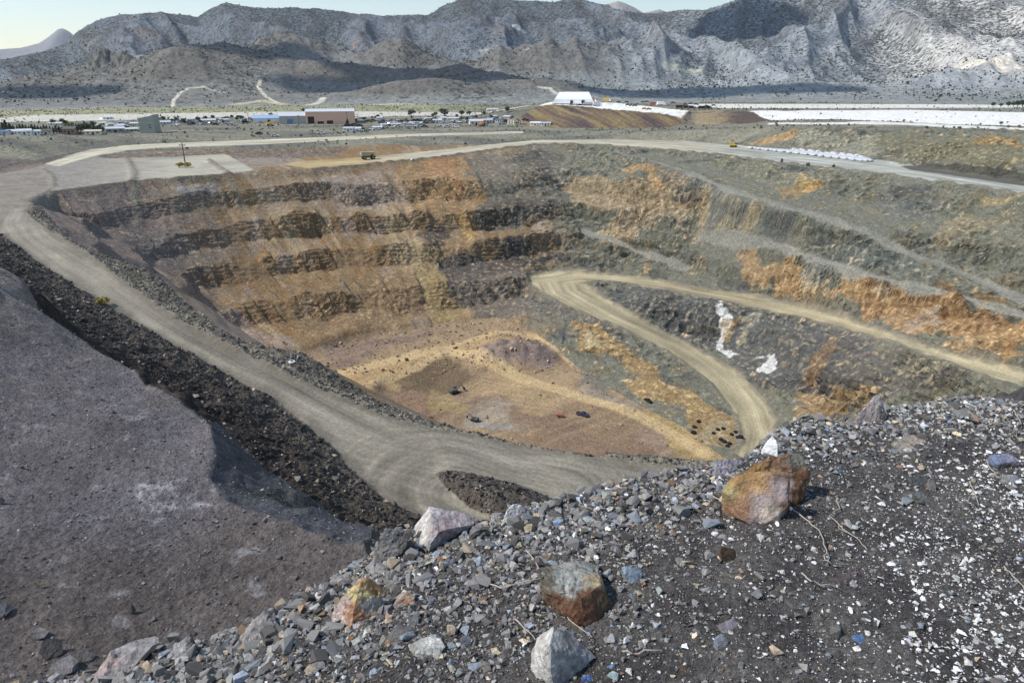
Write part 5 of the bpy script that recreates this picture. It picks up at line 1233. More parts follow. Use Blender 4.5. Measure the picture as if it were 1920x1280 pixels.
# ------------------------------------------------------------------ small builders
class MB:
    def __init__(self): self.v = []; self.f = []
    def box(self, x0, x1, y0, y1, z0, z1):
        i = len(self.v)
        self.v += [(x0,y0,z0),(x1,y0,z0),(x1,y1,z0),(x0,y1,z0),(x0,y0,z1),(x1,y0,z1),(x1,y1,z1),(x0,y1,z1)]
        self.f += [tuple(i + k for k in q) for q in ((0,3,2,1),(4,5,6,7),(0,1,5,4),(1,2,6,5),(2,3,7,6),(3,0,4,7))]; return self
    def prism(self, prof, a, b, axis='y'):
        """outline in two axes pulled out along the third"""
        i = len(self.v); n = len(prof)
        for t in (a, b):
            for p, q in prof: self.v.append({'y': (p, t, q), 'x': (t, p, q), 'z': (p, q, t)}[axis])
        self.f.append(tuple(i + k for k in range(n))[::-1]); self.f.append(tuple(i + n + k for k in range(n)))
        for k in range(n): self.f.append((i + k, i + (k + 1) % n, i + n + (k + 1) % n, i + n + k))
        return self
    def cyl(self, c, r, h, axis='z', n=14, r2=None):
        i = len(self.v); r2 = r if r2 is None else r2
        for t, q in ((0, r), (h, r2)):
            for k in range(n):
                a = 6.28318 * k / n; p, s = q * math.cos(a), q * math.sin(a)
                self.v.append({'z': (c[0] + p, c[1] + s, c[2] + t), 'y': (c[0] + p, c[1] + t, c[2] + s), 'x': (c[0] + t, c[1] + p, c[2] + s)}[axis])
        self.f.append(tuple(i + k for k in range(n))[::-1]); self.f.append(tuple(i + n + k for k in range(n)))
        for k in range(n): self.f.append((i + k, i + (k + 1) % n, i + n + (k + 1) % n, i + n + k))
        return self
    def bar(self, a, b, r, n=6):
        v, f = tube([a, (np.array(a) + np.array(b)) / 2, b], r, r, n); i = len(self.v)
        self.v += [tuple(p) for p in v]; self.f += [tuple(int(k) + i for k in q) for q in f]; return self
    def build(self, name, mat, parent=None, bevel=0):
        me = bpy.data.meshes.new(name); me.from_pydata(self.v, [], self.f); me.materials.append(mat)
        bm = bmesh.new(); bm.from_mesh(me); bmesh.ops.recalc_face_normals(bm, faces=bm.faces)
        if bevel: bmesh.ops.bevel(bm, geom=bm.edges[:], offset=bevel, segments=1, affect='EDGES', clamp_overlap=True)
        bm.to_mesh(me); bm.free()
        return obj(name, me, parent)
def thing(name, label, cat, loc, rz=0, group=None):
    o = bpy.data.objects.new(name, None); C.objects.link(o); o.location = loc; o.rotation_euler = (0, 0, rz); o.empty_display_size = .2
    return tag(o, label, cat, group)
def copy_tree(o, loc, rz=0, label=None, sc=None):
    r = o.copy(); C.objects.link(r); r.location = loc; r.rotation_euler = (0, 0, rz)
    if label: r['label'] = label
    if sc: r.scale = sc
    for ch in o.children:
        c = ch.copy(); C.objects.link(c); c.parent = r
        for g in ch.children:
            d = g.copy(); C.objects.link(d); d.parent = c
    return r
def surf(px_, py_, y0=90.):
    """ground point on the built sheet seen at a photo pixel"""
    x, y, z = hit(px_, py_, y0)
    r_ = math.hypot(x, y); a_ = math.atan2(x, y)
    i = min(max(np.searchsorted(rr, r_), 1), len(rr) - 1); j = min(max(np.searchsorted(az, a_), 1), len(az) - 1)
    return Vector((x, y, float(GZ[i, j])))
def face_cam(p): return -math.atan2(p[0], p[1])          # local x runs to the right, y away
def width_at(p, n): return n * math.sqrt(p[1] ** 2 + p[2] ** 2) / FPX
PM = lambda n, c, **k: plain_mat(n, tuple(lin(*c)), **k)
M = dict(white=PM('white_paint', (232, 232, 230), rough=.6), cream=PM('cream_wall', (214, 204, 184)), pink=PM('pink_wall', (218, 176, 152), var=.08), grey=PM('grey_sheet', (168, 166, 156)), sage=PM('sage_sheet', (152, 156, 144), var=.08),
     lav=PM('pale_roof', (196, 198, 204)), blue=PM('blue_paint', (86, 128, 170)), dark=PM('dark_opening', (28, 28, 30)), black=PM('black_rubber', (30, 30, 31), rough=.9), yellow=PM('yellow_paint', (206, 168, 60), rough=.5), tanm=PM('dusty_tan_paint', (158, 148, 124), rough=.8),
     red=PM('red_paint', (156, 98, 84)), orange=PM('orange_paint', (214, 130, 70)), navy=PM('dark_blue_paint', (52, 58, 84), rough=.35), glass=PM('dark_glass', (40, 46, 54), rough=.15, spec=.6), steel=PM('dull_steel', (120, 122, 124), rough=.5, metal=.4), wood=PM('weathered_pole', (92, 78, 66)), brick=PM('brick_wall', (150, 118, 104)),
     roofd=PM('dark_roof', (96, 92, 90)), roofs=PM('silver_roof', (206, 208, 210), rough=.45), bag=PM('white_sacking', (200, 201, 204), rough=.85), olive=PM('olive_paint', (96, 96, 70)))
# ------------------------------------------------------------------ vehicles
def haul_truck(loc, rz, label):
    t = thing('haul_truck', label, 'haul truck', loc, rz)
    MB().box(-4.6, 4.6, -1.5, 1.5, 1.3, 2.3).build('chassis', M['olive'], t, .1)
    MB().prism([(-4.9, 3.0), (-4.6, 2.4), (-.2, 2.5), (2.3, 3.5), (2.3, 3.9), (4.9, 4.9), (4.9, 5.15), (2.1, 5.0), (-4.9, 5.3)], -2.5, 2.5).build('dump_body', M['tanm'], t, .06)
    c = MB().box(2.6, 4.6, .3, 2.3, 2.3, 4.5).build('cab', M['yellow'], t, .08)
    MB().box(4.58, 4.64, .5, 2.1, 3.3, 4.2).build('windscreen', M['glass'], c)
    MB().box(3.4, 5.1, -2.4, .2, 2.1, 3.1).build('engine_hood', M['yellow'], t, .08)
    MB().box(5.05, 5.2, -2.1, 2.1, 1.3, 2.2).build('radiator_grille', M['black'], t)
    for x, y in ((3.2, -2.1), (3.2, 2.1), (-2.8, -2.1), (-2.8, 2.1)):
        w = MB().cyl((x, y - .55, 1.35), 1.35, 1.1, 'y', 18).build('wheel', M['black'], t, .12)
        MB().cyl((x, y - .62 if y < 0 else y + .50, 1.35), .62, .12, 'y', 12).build('rim', M['tanm'], w)
    return t
p = surf(690, 299); haul_truck(p, face_cam(p) + .25, 'dusty tan haul truck driving along the pit rim road')
def drill_rig(loc, rz, label):
    t = thing('drill_rig', label, 'drill rig', loc, rz)
    for y in (-1.3, 1.3): MB().prism([(-2.2, .1), (-2.6, .6), (-2.2, 1.1), (2.2, 1.1), (2.6, .6), (2.2, .1)], y - .35, y + .35).build('track', M['black'], t)
    MB().box(-2.8, 1.6, -1.4, 1.4, 1.1, 2.4).build('engine_house', M['yellow'], t, .08)
    c = MB().box(-3.4, -1.6, -1.5, .4, 2.3, 3.8).build('cab', M['yellow'], t, .06); MB().box(-3.45, -3.38, -1.3, .2, 2.8, 3.6).build('window', M['glass'], c)
    MB().bar((1.2, 0, 2.4), (6.5, 0, 3.2), .28).bar((1.2, .5, 2.4), (6.5, .5, 3.2), .12).build('mast', M['dark'], t)
    MB().box(.6, 2.2, -1.0, 1.0, 2.3, 3.0).build('winch', M['black'], t, .05)
    return t
p = surf(1375, 276); drill_rig(p, face_cam(p) - .1, 'yellow and black drill rig with its mast laid down on the right rim road')
def pickup(loc, rz, label, paint, sc=1.0, group='vehicles on the pit floor'):
    t = thing('pickup_truck', label, 'pickup truck', loc, rz, group); t.scale = (sc,) * 3
    MB().prism([(-2.7, .55), (-2.7, 1.15), (-.6, 1.2), (1.2, 1.15), (2.6, 1.0), (2.75, .55)], -.95, .95).build('body', paint, t, .06)
    c = MB().prism([(-.7, 1.15), (-.5, 1.85), (.7, 1.88), (1.35, 1.14)], -.85, .85).build('cab', paint, t, .05)
    MB().prism([(.78, 1.84), (1.38, 1.18), (1.42, 1.2), (.84, 1.86)], -.75, .75).build('windscreen', M['glass'], c)
    MB().box(-2.6, -.75, -.8, .8, 1.13, 1.19).build('cargo_bed', M['black'], t)
    for x, y in ((1.75, -.85), (1.75, .85), (-1.7, -.85), (-1.7, .85)):
        w = MB().cyl((x, y - .13, .42), .42, .26, 'y', 14).build('wheel', M['black'], t); MB().cyl((x, y - .15 if y < 0 else y + .11, .42), .22, .04, 'y', 10).build('rim', M['steel'], w)
    return t
p = surf(1092, 779); pickup(p, face_cam(p) - .35, 'dark blue pickup truck in the middle of the pit floor', M['navy'], 1.0)
p = surf(1215, 752); pickup(p, face_cam(p) - .75, 'black pickup truck at the foot of the ochre wall under the lower ramp', M['black'], .75)
def skid(loc, rz, label):
    t = thing('compressor', label, 'compressor', loc, rz)
    MB().box(-1.5, 1.3, -.7, .7, .5, 1.6).build('body', M['red'], t, .1); MB().bar((1.3, 0, .6), (2.3, 0, .5), .08).build('drawbar', M['steel'], t)
    for y in (-.75, .75): MB().cyl((-.3, y - .1, .4), .4, .2, 'y', 12).build('wheel', M['black'], t)
p = surf(1050, 781); skid(p, face_cam(p) - .2, 'small dull red compressor trailer left of the dark blue pickup truck')
def excavator(loc, rz, label, sc=1, paint=None, cat='excavator'):
    t = thing('excavator', label, cat, loc, rz, None); t.scale = (sc,) * 3
    for y in (-1.1, 1.1): MB().prism([(-1.8, .1), (-2.1, .5), (-1.8, .9), (1.8, .9), (2.1, .5), (1.8, .1)], y - .3, y + .3).build('track', M['black'], t)
    MB().box(-2.2, 1.0, -1.3, 1.3, 1.0, 2.1).build('engine_house', paint or M['roofd'], t, .08)
    c = MB().box(-.2, 1.4, .3, 1.3, 1.1, 2.8).build('cab', paint or M['roofd'], t, .06); MB().box(1.4, 1.44, .4, 1.2, 1.8, 2.6).build('window', M['glass'], c)
    b = MB().bar((1.0, -.2, 1.6), (3.4, -.2, 3.6), .22).bar((3.4, -.2, 3.6), (4.8, -.2, 1.6), .18).build('boom', paint or M['roofd'], t)
    MB().prism([(4.5, 1.7), (5.2, 1.6), (5.3, .7), (4.6, .6)], -.7, .3).build('bucket', M['black'], b)
p = surf(852, 737); excavator(p, face_cam(p) + .5, 'small dark excavator in the dug pocket of the pit floor')
p = surf(890, 789); excavator(p, face_cam(p) + 2.6, 'dark machine parked on the pit floor close under the road verge', .75)
p = surf(1070, 748)
# tyres marking the bend of the ramp
tyre0 = None
tn = [(1302,801),(1310,790),(1338,812),(1346,806),(1352,824),(1358,828),(1364,836),(1368,832),(1372,815),(1379,812),(1383,822),(1356,804),(1300,812),(1388,823)]
for k, (a, b) in enumerate(tn):
    q = surf(a, b)
    if tyre0 is None:
        tyre0 = thing('tyre', 'worn black tyre set out beside the bend at the foot of the ramp', 'tyre', q, 0, 'tyres beside the ramp bend')
        MB().cyl((0, 0, -.1), .95, .7, 'z', 16).build('tread', M['black'], tyre0, .12); MB().cyl((0, 0, .58), .45, .05, 'z', 12).build('hub_opening', M['dark'], tyre0)
    else: copy_tree(tyre0, q, 0, sc=(random.uniform(.8, 1.15),) * 3)
for a, b, lb in ((853,653,'lone dark boulder on the sandy track below the back wall'), (975,640,'black boulder on the top of the grey mound on the pit floor'), (762,676,'brown boulder on the sandy shelf left of the sandy track')):
    q = surf(a, b); bm = hull([Vector((random.gauss(0, 1), random.gauss(0, 1), random.gauss(0, 1))).normalized() * random.uniform(1.0, 1.3) for _ in range(14)]); v, f = bm_arrays(bm); bm.free(); v[:, 2] *= .8
    o = obj('boulder', raw_mesh('boulder', v, f, np.tile(lin(70, 60, 54), (len(v), 1)), [M_LB], False)); o.location = q + Vector((0, 0, .6)); tag(o, lb, 'boulder')
# marker post with a white ring on the road shoulder
q = surf(548, 683, 120); t = thing('marker_post', 'thin white post in a round white base on the shoulder of the haul road', 'marker post', q)
MB().cyl((0, 0, 0), .85, .38, 'z', 18).build('base', M['white'], t, .1); MB().cyl((0, 0, .36), .42, .06, 'z', 14).build('core', M['dark'], t); MB().bar((-.15, .1, .3), (-.35, .3, 4.6), .06).build('pole', M['white'], t)
# power pole and two bushes on the truck pad
q = surf(347, 305, 200); t = thing('utility_pole', 'leaning wooden utility pole with a crossarm on the rim pad', 'utility pole', q)
MB().cyl((0, 0, -.3), .42, 13.0, 'z', 10, .3).build('pole', M['wood'], t); MB().box(-2.2, 2.2, -.18, .18, 11.0, 11.5).build('crossarm', M['wood'], t)
for x in (-1.8, 1.8): MB().cyl((x, 0, 11.5), .13, .45, 'z', 8).build('insulator', M['steel'], t)
MLEAF = {}
def leaf_mat(name, c):
    if name not in MLEAF: MLEAF[name] = plain_mat(name, tuple(lin(*c)), .8, var=.45, scale=1.5)
    return MLEAF[name]
def crown(n, rx, rz_, leaf, seed, cone=False):
    g = np.random.default_rng(seed); d = g.normal(size=(n, 3)); d /= np.linalg.norm(d, axis=1)[:, None]
    rad = g.random(n) ** .4
    lob = 1 + .35 * n3(d[:, 0] * 1.8 + seed, d[:, 1] * 1.8, d[:, 2] * 1.8)
    P = d * (rad * lob)[:, None] * np.array([rx, rx, rz_])
    if cone:
        h = g.random(n); P = np.c_[d[:, :2] * (rx * (1 - h) ** .8 * np.sqrt(g.random(n)) * 1.1)[:, None], (h * 2 - 1) * rz_]
    a = g.normal(size=(n, 3)); a /= np.linalg.norm(a, axis=1)[:, None]; b = np.cross(a, g.normal(size=(n, 3))); b /= np.linalg.norm(b, axis=1)[:, None] + 1e-6
    s = (leaf * g.uniform(.6, 1.3, n))[:, None]
    V = np.stack([P - a * s, P + b * s * .6, P + a * s, P - b * s * .6], 1).reshape(-1, 3)
    return V, np.arange(n * 4, dtype=np.int32).reshape(-1, 4)
def tree(name, label, cat, loc, h, w, col, mname, group, seed, cone=False, n=260):
    t = thing(name, label, cat, loc, 0, group)
    th = h * (.12 if cone else .3)
    if name != 'bush':
        m_ = MB().cyl((0, 0, -.3), w * .07, th + h * .3, 'z', 7, w * .03)
        m_.bar((0, 0, th), (w * .25, .1, h * .6), w * .025, 5); m_.bar((0, 0, th * .9), (-w * .25, -.1, h * .62), w * .025, 5); m_.build('trunk', M['wood'], t)
    rz_ = (h - th) / 2; v, f = crown(n, w / 2, rz_, w * .09, seed, cone); v[:, 2] += th + rz_ if name != 'bush' else h / 2
    me = raw_mesh('crown', v, f, None, [leaf_mat(mname, col)], False); obj('crown', me, t)
    return t
q = surf(338, 314, 200); tree('bush', 'yellow green bush left of its twin beneath the leaning utility pole', 'bush', q, 3.6, 5.2, (150, 140, 52), 'yellow_leaf', 'bushes below the utility pole', 3)
q = surf(351, 314, 200); tree('bush', 'yellow green bush right of its twin beneath the leaning utility pole', 'bush', q, 3.8, 5.6, (146, 140, 56), 'yellow_leaf', 'bushes below the utility pole', 4)
q = surf(195, 573, 100); tree('bush', 'dry yellow bush at the edge of the haul road above the dark rubble', 'bush', q, 2.4, 3.6, (160, 142, 76), 'dry_leaf', None, 5)
q = surf(533, 653, 120); tree('bush', 'small yellowish bush on the shoulder just behind the marker post', 'bush', q, 1.4, 1.6, (150, 140, 80), 'dry_leaf', None, 6)
# ------------------------------------------------------------------ row of bulk bags along the right rim road
def bag_mesh():
    bm = bmesh.new(); bmesh.ops.create_cube(bm, size=1); bmesh.ops.subdivide_edges(bm, edges=bm.edges[:], cuts=3, use_grid_fill=True)
    for v in bm.verts:
        r_ = v.co.length; v.co = v.co * .55 + v.co.normalized() * .28; v.co.z += .04 * math.sin(v.co.x * 9) * math.cos(v.co.y * 8)
    me = bpy.data.meshes.new('bulk_bag'); bm.to_mesh(me); bm.free(); me.materials.append(M['bag'])
    for q_ in me.polygons: q_.use_smooth = True
    return me
bme = bag_mesh(); bag0 = None; nb = 0
for k in range(30):
    u = k / 29
    a = surf(1408 + 214 * u, 279.5 + 24 * u, 200); b = surf(1440 + 216 * u, 275 + 22 * u, 200)
    nr_ = 1 + int(round(5 * min(1, u * 4) * min(1, (1 - u) * 5 + .2)))
    for r_ in range(nr_):
        t_ = (r_ + .5 * (k % 2)) / 6
        x_, y_ = (a + (b - a) * t_)[:2]
        o = obj('bulk_bag', bme); o.location = (x_ + rng.normal(0, .3), y_ + rng.normal(0, .4), float(plan_z(x_, y_)) + .75); o.scale = (2.9, 2.7, 1.25); o.rotation_euler = (0, 0, .5 + rng.normal(0, .15))
        tag(o, 'white bulk bag standing in the long rows beside the right rim road', 'bulk bag', 'bulk bags beside the rim road')
# ------------------------------------------------------------------ town on the plain
def shed(name, label, cat, px0, px1, pyb, h_px, depth, wall, roof, rise=.18, doors=(), wins=(), group=None, lean=0, y0=560., ridge='x'):
    """a building whose front spans two photo pixels"""
    p = surf((px0 + px1) / 2, pyb, y0); w = width_at(p, px1 - px0); h = width_at(p, h_px)
    t = thing(name, label, cat, p, face_cam(p) + lean, group)
    e = h * (1 - rise) if rise else h
    MB().box(-w/2, w/2, 0, depth, -1.5, e).build('wall', wall, t)
    if rise:
        if ridge == 'x': pr = [(-.4, e + .02), (depth / 2, h), (depth + .4, e + .02), (depth + .4, e + .3), (depth / 2, h + .3), (-.4, e + .3)]; MB().prism(pr, -w/2 - .4, w/2 + .4, 'x').build('roof', roof, t)
        else: pr = [(-w/2 - .3, e + .02), (0, h), (w/2 + .3, e + .02), (w/2 + .3, e + .3), (0, h + .3), (-w/2 - .3, e + .3)]; MB().prism(pr, -.3, depth + .3, 'y').build('roof', roof, t)
    else: MB().box(-w/2 - .2, w/2 + .2, -.2, depth + .2, e + .003, e + .4).build('roof', roof, t)
    for u0, u1, v1, mt in doors: MB().box(-w/2 + w*u0, -w/2 + w*u1, -.06, .1, 0, e * v1).build('door', mt, t)
    for u0, u1, v0, v1 in wins: MB().box(-w/2 + w*u0, -w/2 + w*u1, -.05, .1, e * v0, e * v1).build('window', M['glass'], t)
    return t
shed('workshop', 'large salmon pink workshop with three dark bay doors', 'workshop', 578, 663, 232, 24, 40, M['pink'], M['roofs'], .14, [(.04,.17,.62,M['dark']),(.23,.36,.22,M['dark']),(.42,.55,.28,M['dark'])])
shed('workshop', 'grey workshop with a blue door adjoining the salmon pink one', 'workshop', 527, 577, 233, 19, 34, M['grey'], M['lav'], .3, [(.26,.46,.62,M['blue'])])
shed('warehouse', 'low white shed with a pale blue roof left of the grey workshop', 'warehouse', 478, 526, 229, 11, 26, M['white'], PM('pale_blue_roof', (150, 176, 206)), .45, [(.5,.6,.7,M['dark'])])
# head house: tall grey green block with a stepped top and a lavender side
p = surf(279, 249, 480); w = width_at(p, 26); h = width_at(p, 26); t = thing('processing_tower', 'tall sage green windowless tower beside the far road at left', 'tower', p, face_cam(p) - .35)
MB().prism([(-w*.55, -1.5), (w*.45, -1.5), (w*.45, h * 1.22), (w*.25, h * 1.14), (-w*.1, h * 1.08), (-w*.5, h * .98)], 0, 14).build('wall', M['sage'], t)
MB().box(-w*.56, w*.40, -.12, -.003, h*.10, h*.2).build('ledge', M['grey'], t); MB().box(-w*.53, w*.42, -.12, -.003, h*.66, h*.74).build('band', M['grey'], t)
for a, b in ((.12, .5), (.14, .34)): MB().box(w*(a-.05), w*(a+.07), -.08, -.002, h*b, h*(b+.06)).build('window', M['glass'], t)
MB().box(-w*.5, -w*.3, 3, 6, h*.9, h*1.02).build('vent', M['grey'], t)
# fabric hall on the dump
p = surf(1074, 194, 640); p = Vector((*at_y(1074, 194.5, 800),)); w = width_at(p, 76); h = width_at(p, 19)
t = thing('fabric_hall', 'long white fabric hall with sloping ends on top of the waste dump', 'storage hall', p, face_cam(p))
pr = []
v = []; f = []
ns = 12
for k in range(ns + 1):
    a = math.pi * k / ns; yy = 18 - 18 * math.cos(a); zz = h * (math.sin(a) ** .7)
    e0 = -w/2 + w * .17 * (zz / h) + .4; e1 = w/2 - w * .13 * (zz / h); 
    v += [(e0, yy, zz), (-w * .2, yy, zz * .985), (-w*.19, yy, zz), (0, yy, zz * 1.0), (w*.25, yy, zz), (e1, yy, zz)]
for k in range(ns):
    for j in range(5): f.append((k * 6 + j, k * 6 + j + 1, k * 6 + 7 + j, k * 6 + 6 + j))
f.append(tuple(k * 6 for k in range(ns + 1))); f.append(tuple(k * 6 + 5 for k in range(ns + 1))[::-1])
m_ = MB(); m_.v = v; m_.f = f; m_.build('fabric_cover', PM('white_fabric', (240, 240, 242), rough=.7, var=.03), t)
MB().box(-w*.06, w*.0, -.4, .6, 0, h*.28).build('door', M['dark'], t); MB().box(w*.2, w*.27, -.4, .6, 0, h*.3).build('door', M['dark'], t)
m_ = MB().box(w*.24, w*.62, -14, -11, -.5, h*.16); m_.build('low_annexe', M['grey'], t)
# houses, trailers and sheds: (left px, right px, base py, height px, wall, roof, label)
HS = [
 (-14,13,254,8,'lav','blue','pale blue shed cut by the left edge of the picture'),
 (15,34,253,8,'white','roofs','white trailer home at the left end of the white row'),
 (35,58,253.5,9,'white','roofs','second white trailer home in the row under the dark conifers'),
 (59,76,253,8,'white','roofs','third white trailer home in the row under the dark conifers'),
 (76,97,252,8,'cream','roofd','cream trailer with a dark roof at the right end of the white row'),
 (120,140,252,13,'brick','roofd','brick house among dark trees right of the white trailers'),
 (162,188,253,8,'cream','cream','cream barn with a curved pale roof between the brick house and the tower'),
 (202,232,248,9,'sage','lav','pale green house left of the sage tower'),
 (236,258,246,6,'grey','lav','low grey shed hard left of the sage tower'),
 (226,246,234,4,'lav','blue','bluish roofed house behind the pale green house'),
 (300,318,233,5,'lav','roofs','small white house just right of the sage tower'),
 (320,336,229,6,'white','roofs','white house with a shiny roof right of the sage tower'),
 (352,366,229,6,'white','lav','white house between two dark trees in the middle of the town'),
 (380,404,230,6,'cream','roofs','long cream house left of the white shed with a pale blue roof'),
 (412,424,229,4,'white','roofd','small white house with a dark roof near the long cream house'),
 (644,662,246,7,'white','lav','white trailer with a dark open end below the pink workshop'),
 (664,676,246,7,'lav','roofs','lavender trailer next to the white trailer with an open end'),
 (699,716,242,4,'white','roofs','white trailer on the grass right of the lavender trailer'),
 (716,726,237,4,'white','lav','little white shed among the parked vehicles'),
 (735,752,236,4,'cream','roofs','cream shed in the middle of the parked vehicles'),
 (766,790,234,4,'lav','roofs','long pale shed behind the parked vehicles'),
 (812,828,230.5,6,'white','roofs','bright white building left of the long white roof'),
 (838,862,226,5,'white','roofs','long white roof behind the yard of parked vehicles'),
 (882,905,236,10,'cream','lav','tall cream box building left of the orange machine'),
 (906,924,233,7,'lav','roofs','pale lavender building right of the orange machine'),
 (928,942,231,6,'white','roofd','white house with a dark roof left of the storage tanks'),
 (994,1012,236,5,'white','white','white trailer at the foot of the waste dump on the left'),
 (1014,1032,236.5,6,'white','lav','longer white trailer at the foot of the waste dump on the right'),
 (914,934,205,4,'white','roofs','white ranch building far out on the pale plain'),
 (194,212,224,5,'white','roofs','white building far out on the pale plain at left'),
 (845,850,231,5,'grey','lav','grey silo shed beside the cream box building'),
]
for k, (a, b, c, h_, wl, rf, lb) in enumerate(HS):
    shed('trailer' if 'trailer' in lb else 'house', lb, 'trailer' if 'trailer' in lb else 'building', a, b, c, h_, 8 + (k % 3) * 2, M[wl], M[rf], (.3 if k % 3 else .2), [(.42, .56, .7, M['dark'])] if b - a > 10 else (), [(.12, .26, .45, .75), (.7, .86, .45, .75)] if b - a > 12 else (), None, (k % 5 - 2) * .12, 480.)
# three storage tanks
for k, a in enumerate((954, 959, 964)):
    p = surf(a, 234.5, 560); r_ = width_at(p, 2.2); t = thing('storage_tank', ('left', 'middle', 'right')[k] + ' one of the three cream storage tanks beside the waste dump', 'storage tank', p, 0, 'storage tanks beside the dump')
    MB().cyl((0, 0, -1), r_, width_at(p, 7.5) + 1, 'z', 18).build('shell', M['cream'], t); MB().cyl((0, 0, width_at(p, 7.5) + .003), r_ * .95, .5, 'z', 18, r_ * .2).build('roof', M['grey'], t)
# parked vehicles in the yards
def car_proto(name, label, cat, paint, kind):
    t = thing(name, label, cat, (0, 0, -500), 0)
    if kind == 'car':
        MB().prism([(-2.2, .45), (-2.3, .95), (-1.5, 1.05), (1.1, 1.0), (2.2, .85), (2.3, .45)], -.9, .9).build('body', paint, t, .05)
        c = MB().prism([(-1.6, 1.0), (-1.2, 1.55), (.5, 1.58), (1.2, 1.0)], -.8, .8).build('cabin', M['glass'], t, .04); MB().box(-1.1, .4, -.75, .75, 1.57, 1.63).build('roof', paint, c)
        wx = (-1.4, 1.4)
    else:
        MB().box(-4.2, 2.0, -1.25, 1.25, 1.0, 3.7).build('box_body', paint, t, .05)
        c = MB().prism([(2.1, .6), (2.1, 2.9), (3.3, 2.85), (3.9, 1.8), (4.0, .6)], -1.15, 1.15).build('cab', M['white'] if kind == 'box' else M['roofd'], t, .05); MB().prism([(3.36, 2.75), (3.9, 1.85), (3.95, 1.9), (3.42, 2.8)], -1, 1).build('windscreen', M['glass'], c)
        wx = (-3.0, 2.9)
    for x in wx:
        for y in (-.85, .85): MB().cyl((x, y - .12, .4), .42, .24, 'y', 10).build('wheel', M['black'], t)
    return t
PR = {}
def park(kind, paint, a, b, label, group, sc=1.0, lean=0, yd=None):
    key = (kind, paint); p = surf(a, b, 480) if yd is None else Vector(at_y(a, b, yd))
    nm = {'car': 'parked_car', 'box': 'box_truck', 'ore': 'trailer_truck'}[kind]; ct = {'car': 'car', 'box': 'truck', 'ore': 'truck'}[kind]
    if key not in PR:
        PR[key] = car_proto(nm, label, ct, M[paint], kind); t = PR[key]
        t.location = p; t.rotation_euler = (0, 0, face_cam(p) + lean)
    else: t = copy_tree(PR[key], p, face_cam(p) + lean, label)
    t.scale = (sc,) * 3; t['group'] = group
GY_ = 'vehicles parked in the town yards'
yard = [('car','white',690,243.5),('car','white',705,244.5),('car','lav',677,246),('car','navy',680,244),('car','white',722,239.5),('car','roofd',728,236),('car','white',745,239),('car','white',758,238.5),('car','lav',773,238),('car','white',781,236.8),('car','white',788,237),('car','black',796,231.5),('car','black',786,231),('car','roofd',806,229.5),('car','white',830,236.8),('car','white',848,234.5),('car','black',742,229),('car','black',752,228.5),('car','black',762,227.5),('car','roofd',735,228),('car','navy',718,229.5),('car','white',712,227),('car','black',690,229),('car','black',700,227.5),('car','white',855,240),('car','white',838,240),('car','black',776,226.5),('car','black',784,226),('car','black',808,222.5),('car','black',820,222),('car','roofd',835,219.5),
  ('car','white',508,241.5),('car','black',486,252),('car','white',516,256),('car','white',603,251),('car','white',980,231.5),('car','lav',941,234),('car','black',650,237.5),('car','black',658,237.5),('car','roofd',664,235)]
CN = {'white': 'white', 'lav': 'silver', 'navy': 'dark blue', 'black': 'black', 'roofd': 'dark grey'}
for k, (kd, pt, a, b) in enumerate(yard): park(kd, pt, a, b, CN[pt] + ' vehicle parked among others in the yards of the town', CN[pt] + ' vehicles in the town yards', 1.5, rng.uniform(-.6, .6))
for a, b in ((1275,204.5),(1285,205),(1296,205.5),(1317,206),(1328,206)): park('ore', 'black', a, b, 'black box trailer in the line along the brow of the second dump', 'black trailers on the brow', 1.05, 0, 758)
for k, (kd, pt, a, b, yd) in enumerate([('box','red',1225,199,800),('box','yellow',1138,191,860),('box','red',1112,192,850),('car','orange',1208,205.5,735),('car','roofd',1217,206,735),('car','black',1160,192.5,850),('car','black',1175,192.5,850),('car','roofd',1177,198,790),('car','roofd',1184,199.5,780),('car','black',1190,199.5,780),('box','lav',1120,199,780),('box','white',1240,198,800),('car','black',1213,192,860),('car','red',1205,192.5,860),('car','yellow',1145,192,860),('car','black',1262,194,850),('car','roofd',1285,197,830),('car','black',1295,196,840),('car','black',1305,197,840),('car','roofd',1325,200,800),('car','black',1338,199,810)]):
    col_ = {'red': 'red', 'yellow': 'yellow', 'orange': 'orange', 'roofd': 'dark grey', 'black': 'black', 'lav': 'silver', 'white': 'white'}[pt]
    park(kd, pt, a, b, col_ + (' truck' if kd == 'box' else ' vehicle') + ' on the white yard beside the fabric hall', col_ + (' trucks' if kd == 'box' else ' vehicles') + ' on the white yard', 1.15, rng.uniform(-.5, .5), yd)
p = surf(903, 238, 560); excavator(p, face_cam(p) + 1.2, 'bright orange machine in front of the cream box building', 1.5, M['orange'])
p = surf(507, 237, 560); excavator(p, face_cam(p) + .2, 'yellow loader parked before the low white shed with a pale blue roof', 1.6, M['yellow'], 'loader')
p = surf(460, 229.5, 560); excavator(p, face_cam(p) + .2, 'dark machine standing left of the low white shed with a pale blue roof', 1.5, M['roofd'], 'loader')
more = []
g_ = np.random.default_rng(5)
for k in range(44):
    a = g_.uniform(650, 985); more.append((('white','white','lav','black','roofd','navy')[k % 6], a, g_.uniform(222, 231) + (a < 800) * g_.uniform(0, 9)))
for k in range(26): more.append((('white','lav','black','roofd')[k % 4], g_.uniform(290, 480), g_.uniform(226, 236)))
for k in range(10): more.append((('white','lav')[k % 2], g_.uniform(190, 260), g_.uniform(230, 242)))
for pt, a, b in more: park('car', pt, a, b, CN[pt] + ' vehicle parked among others in the yards of the town', CN[pt] + ' vehicles in the town yards', 1.5, g_.uniform(-1.5, 1.5))
proto_h = None
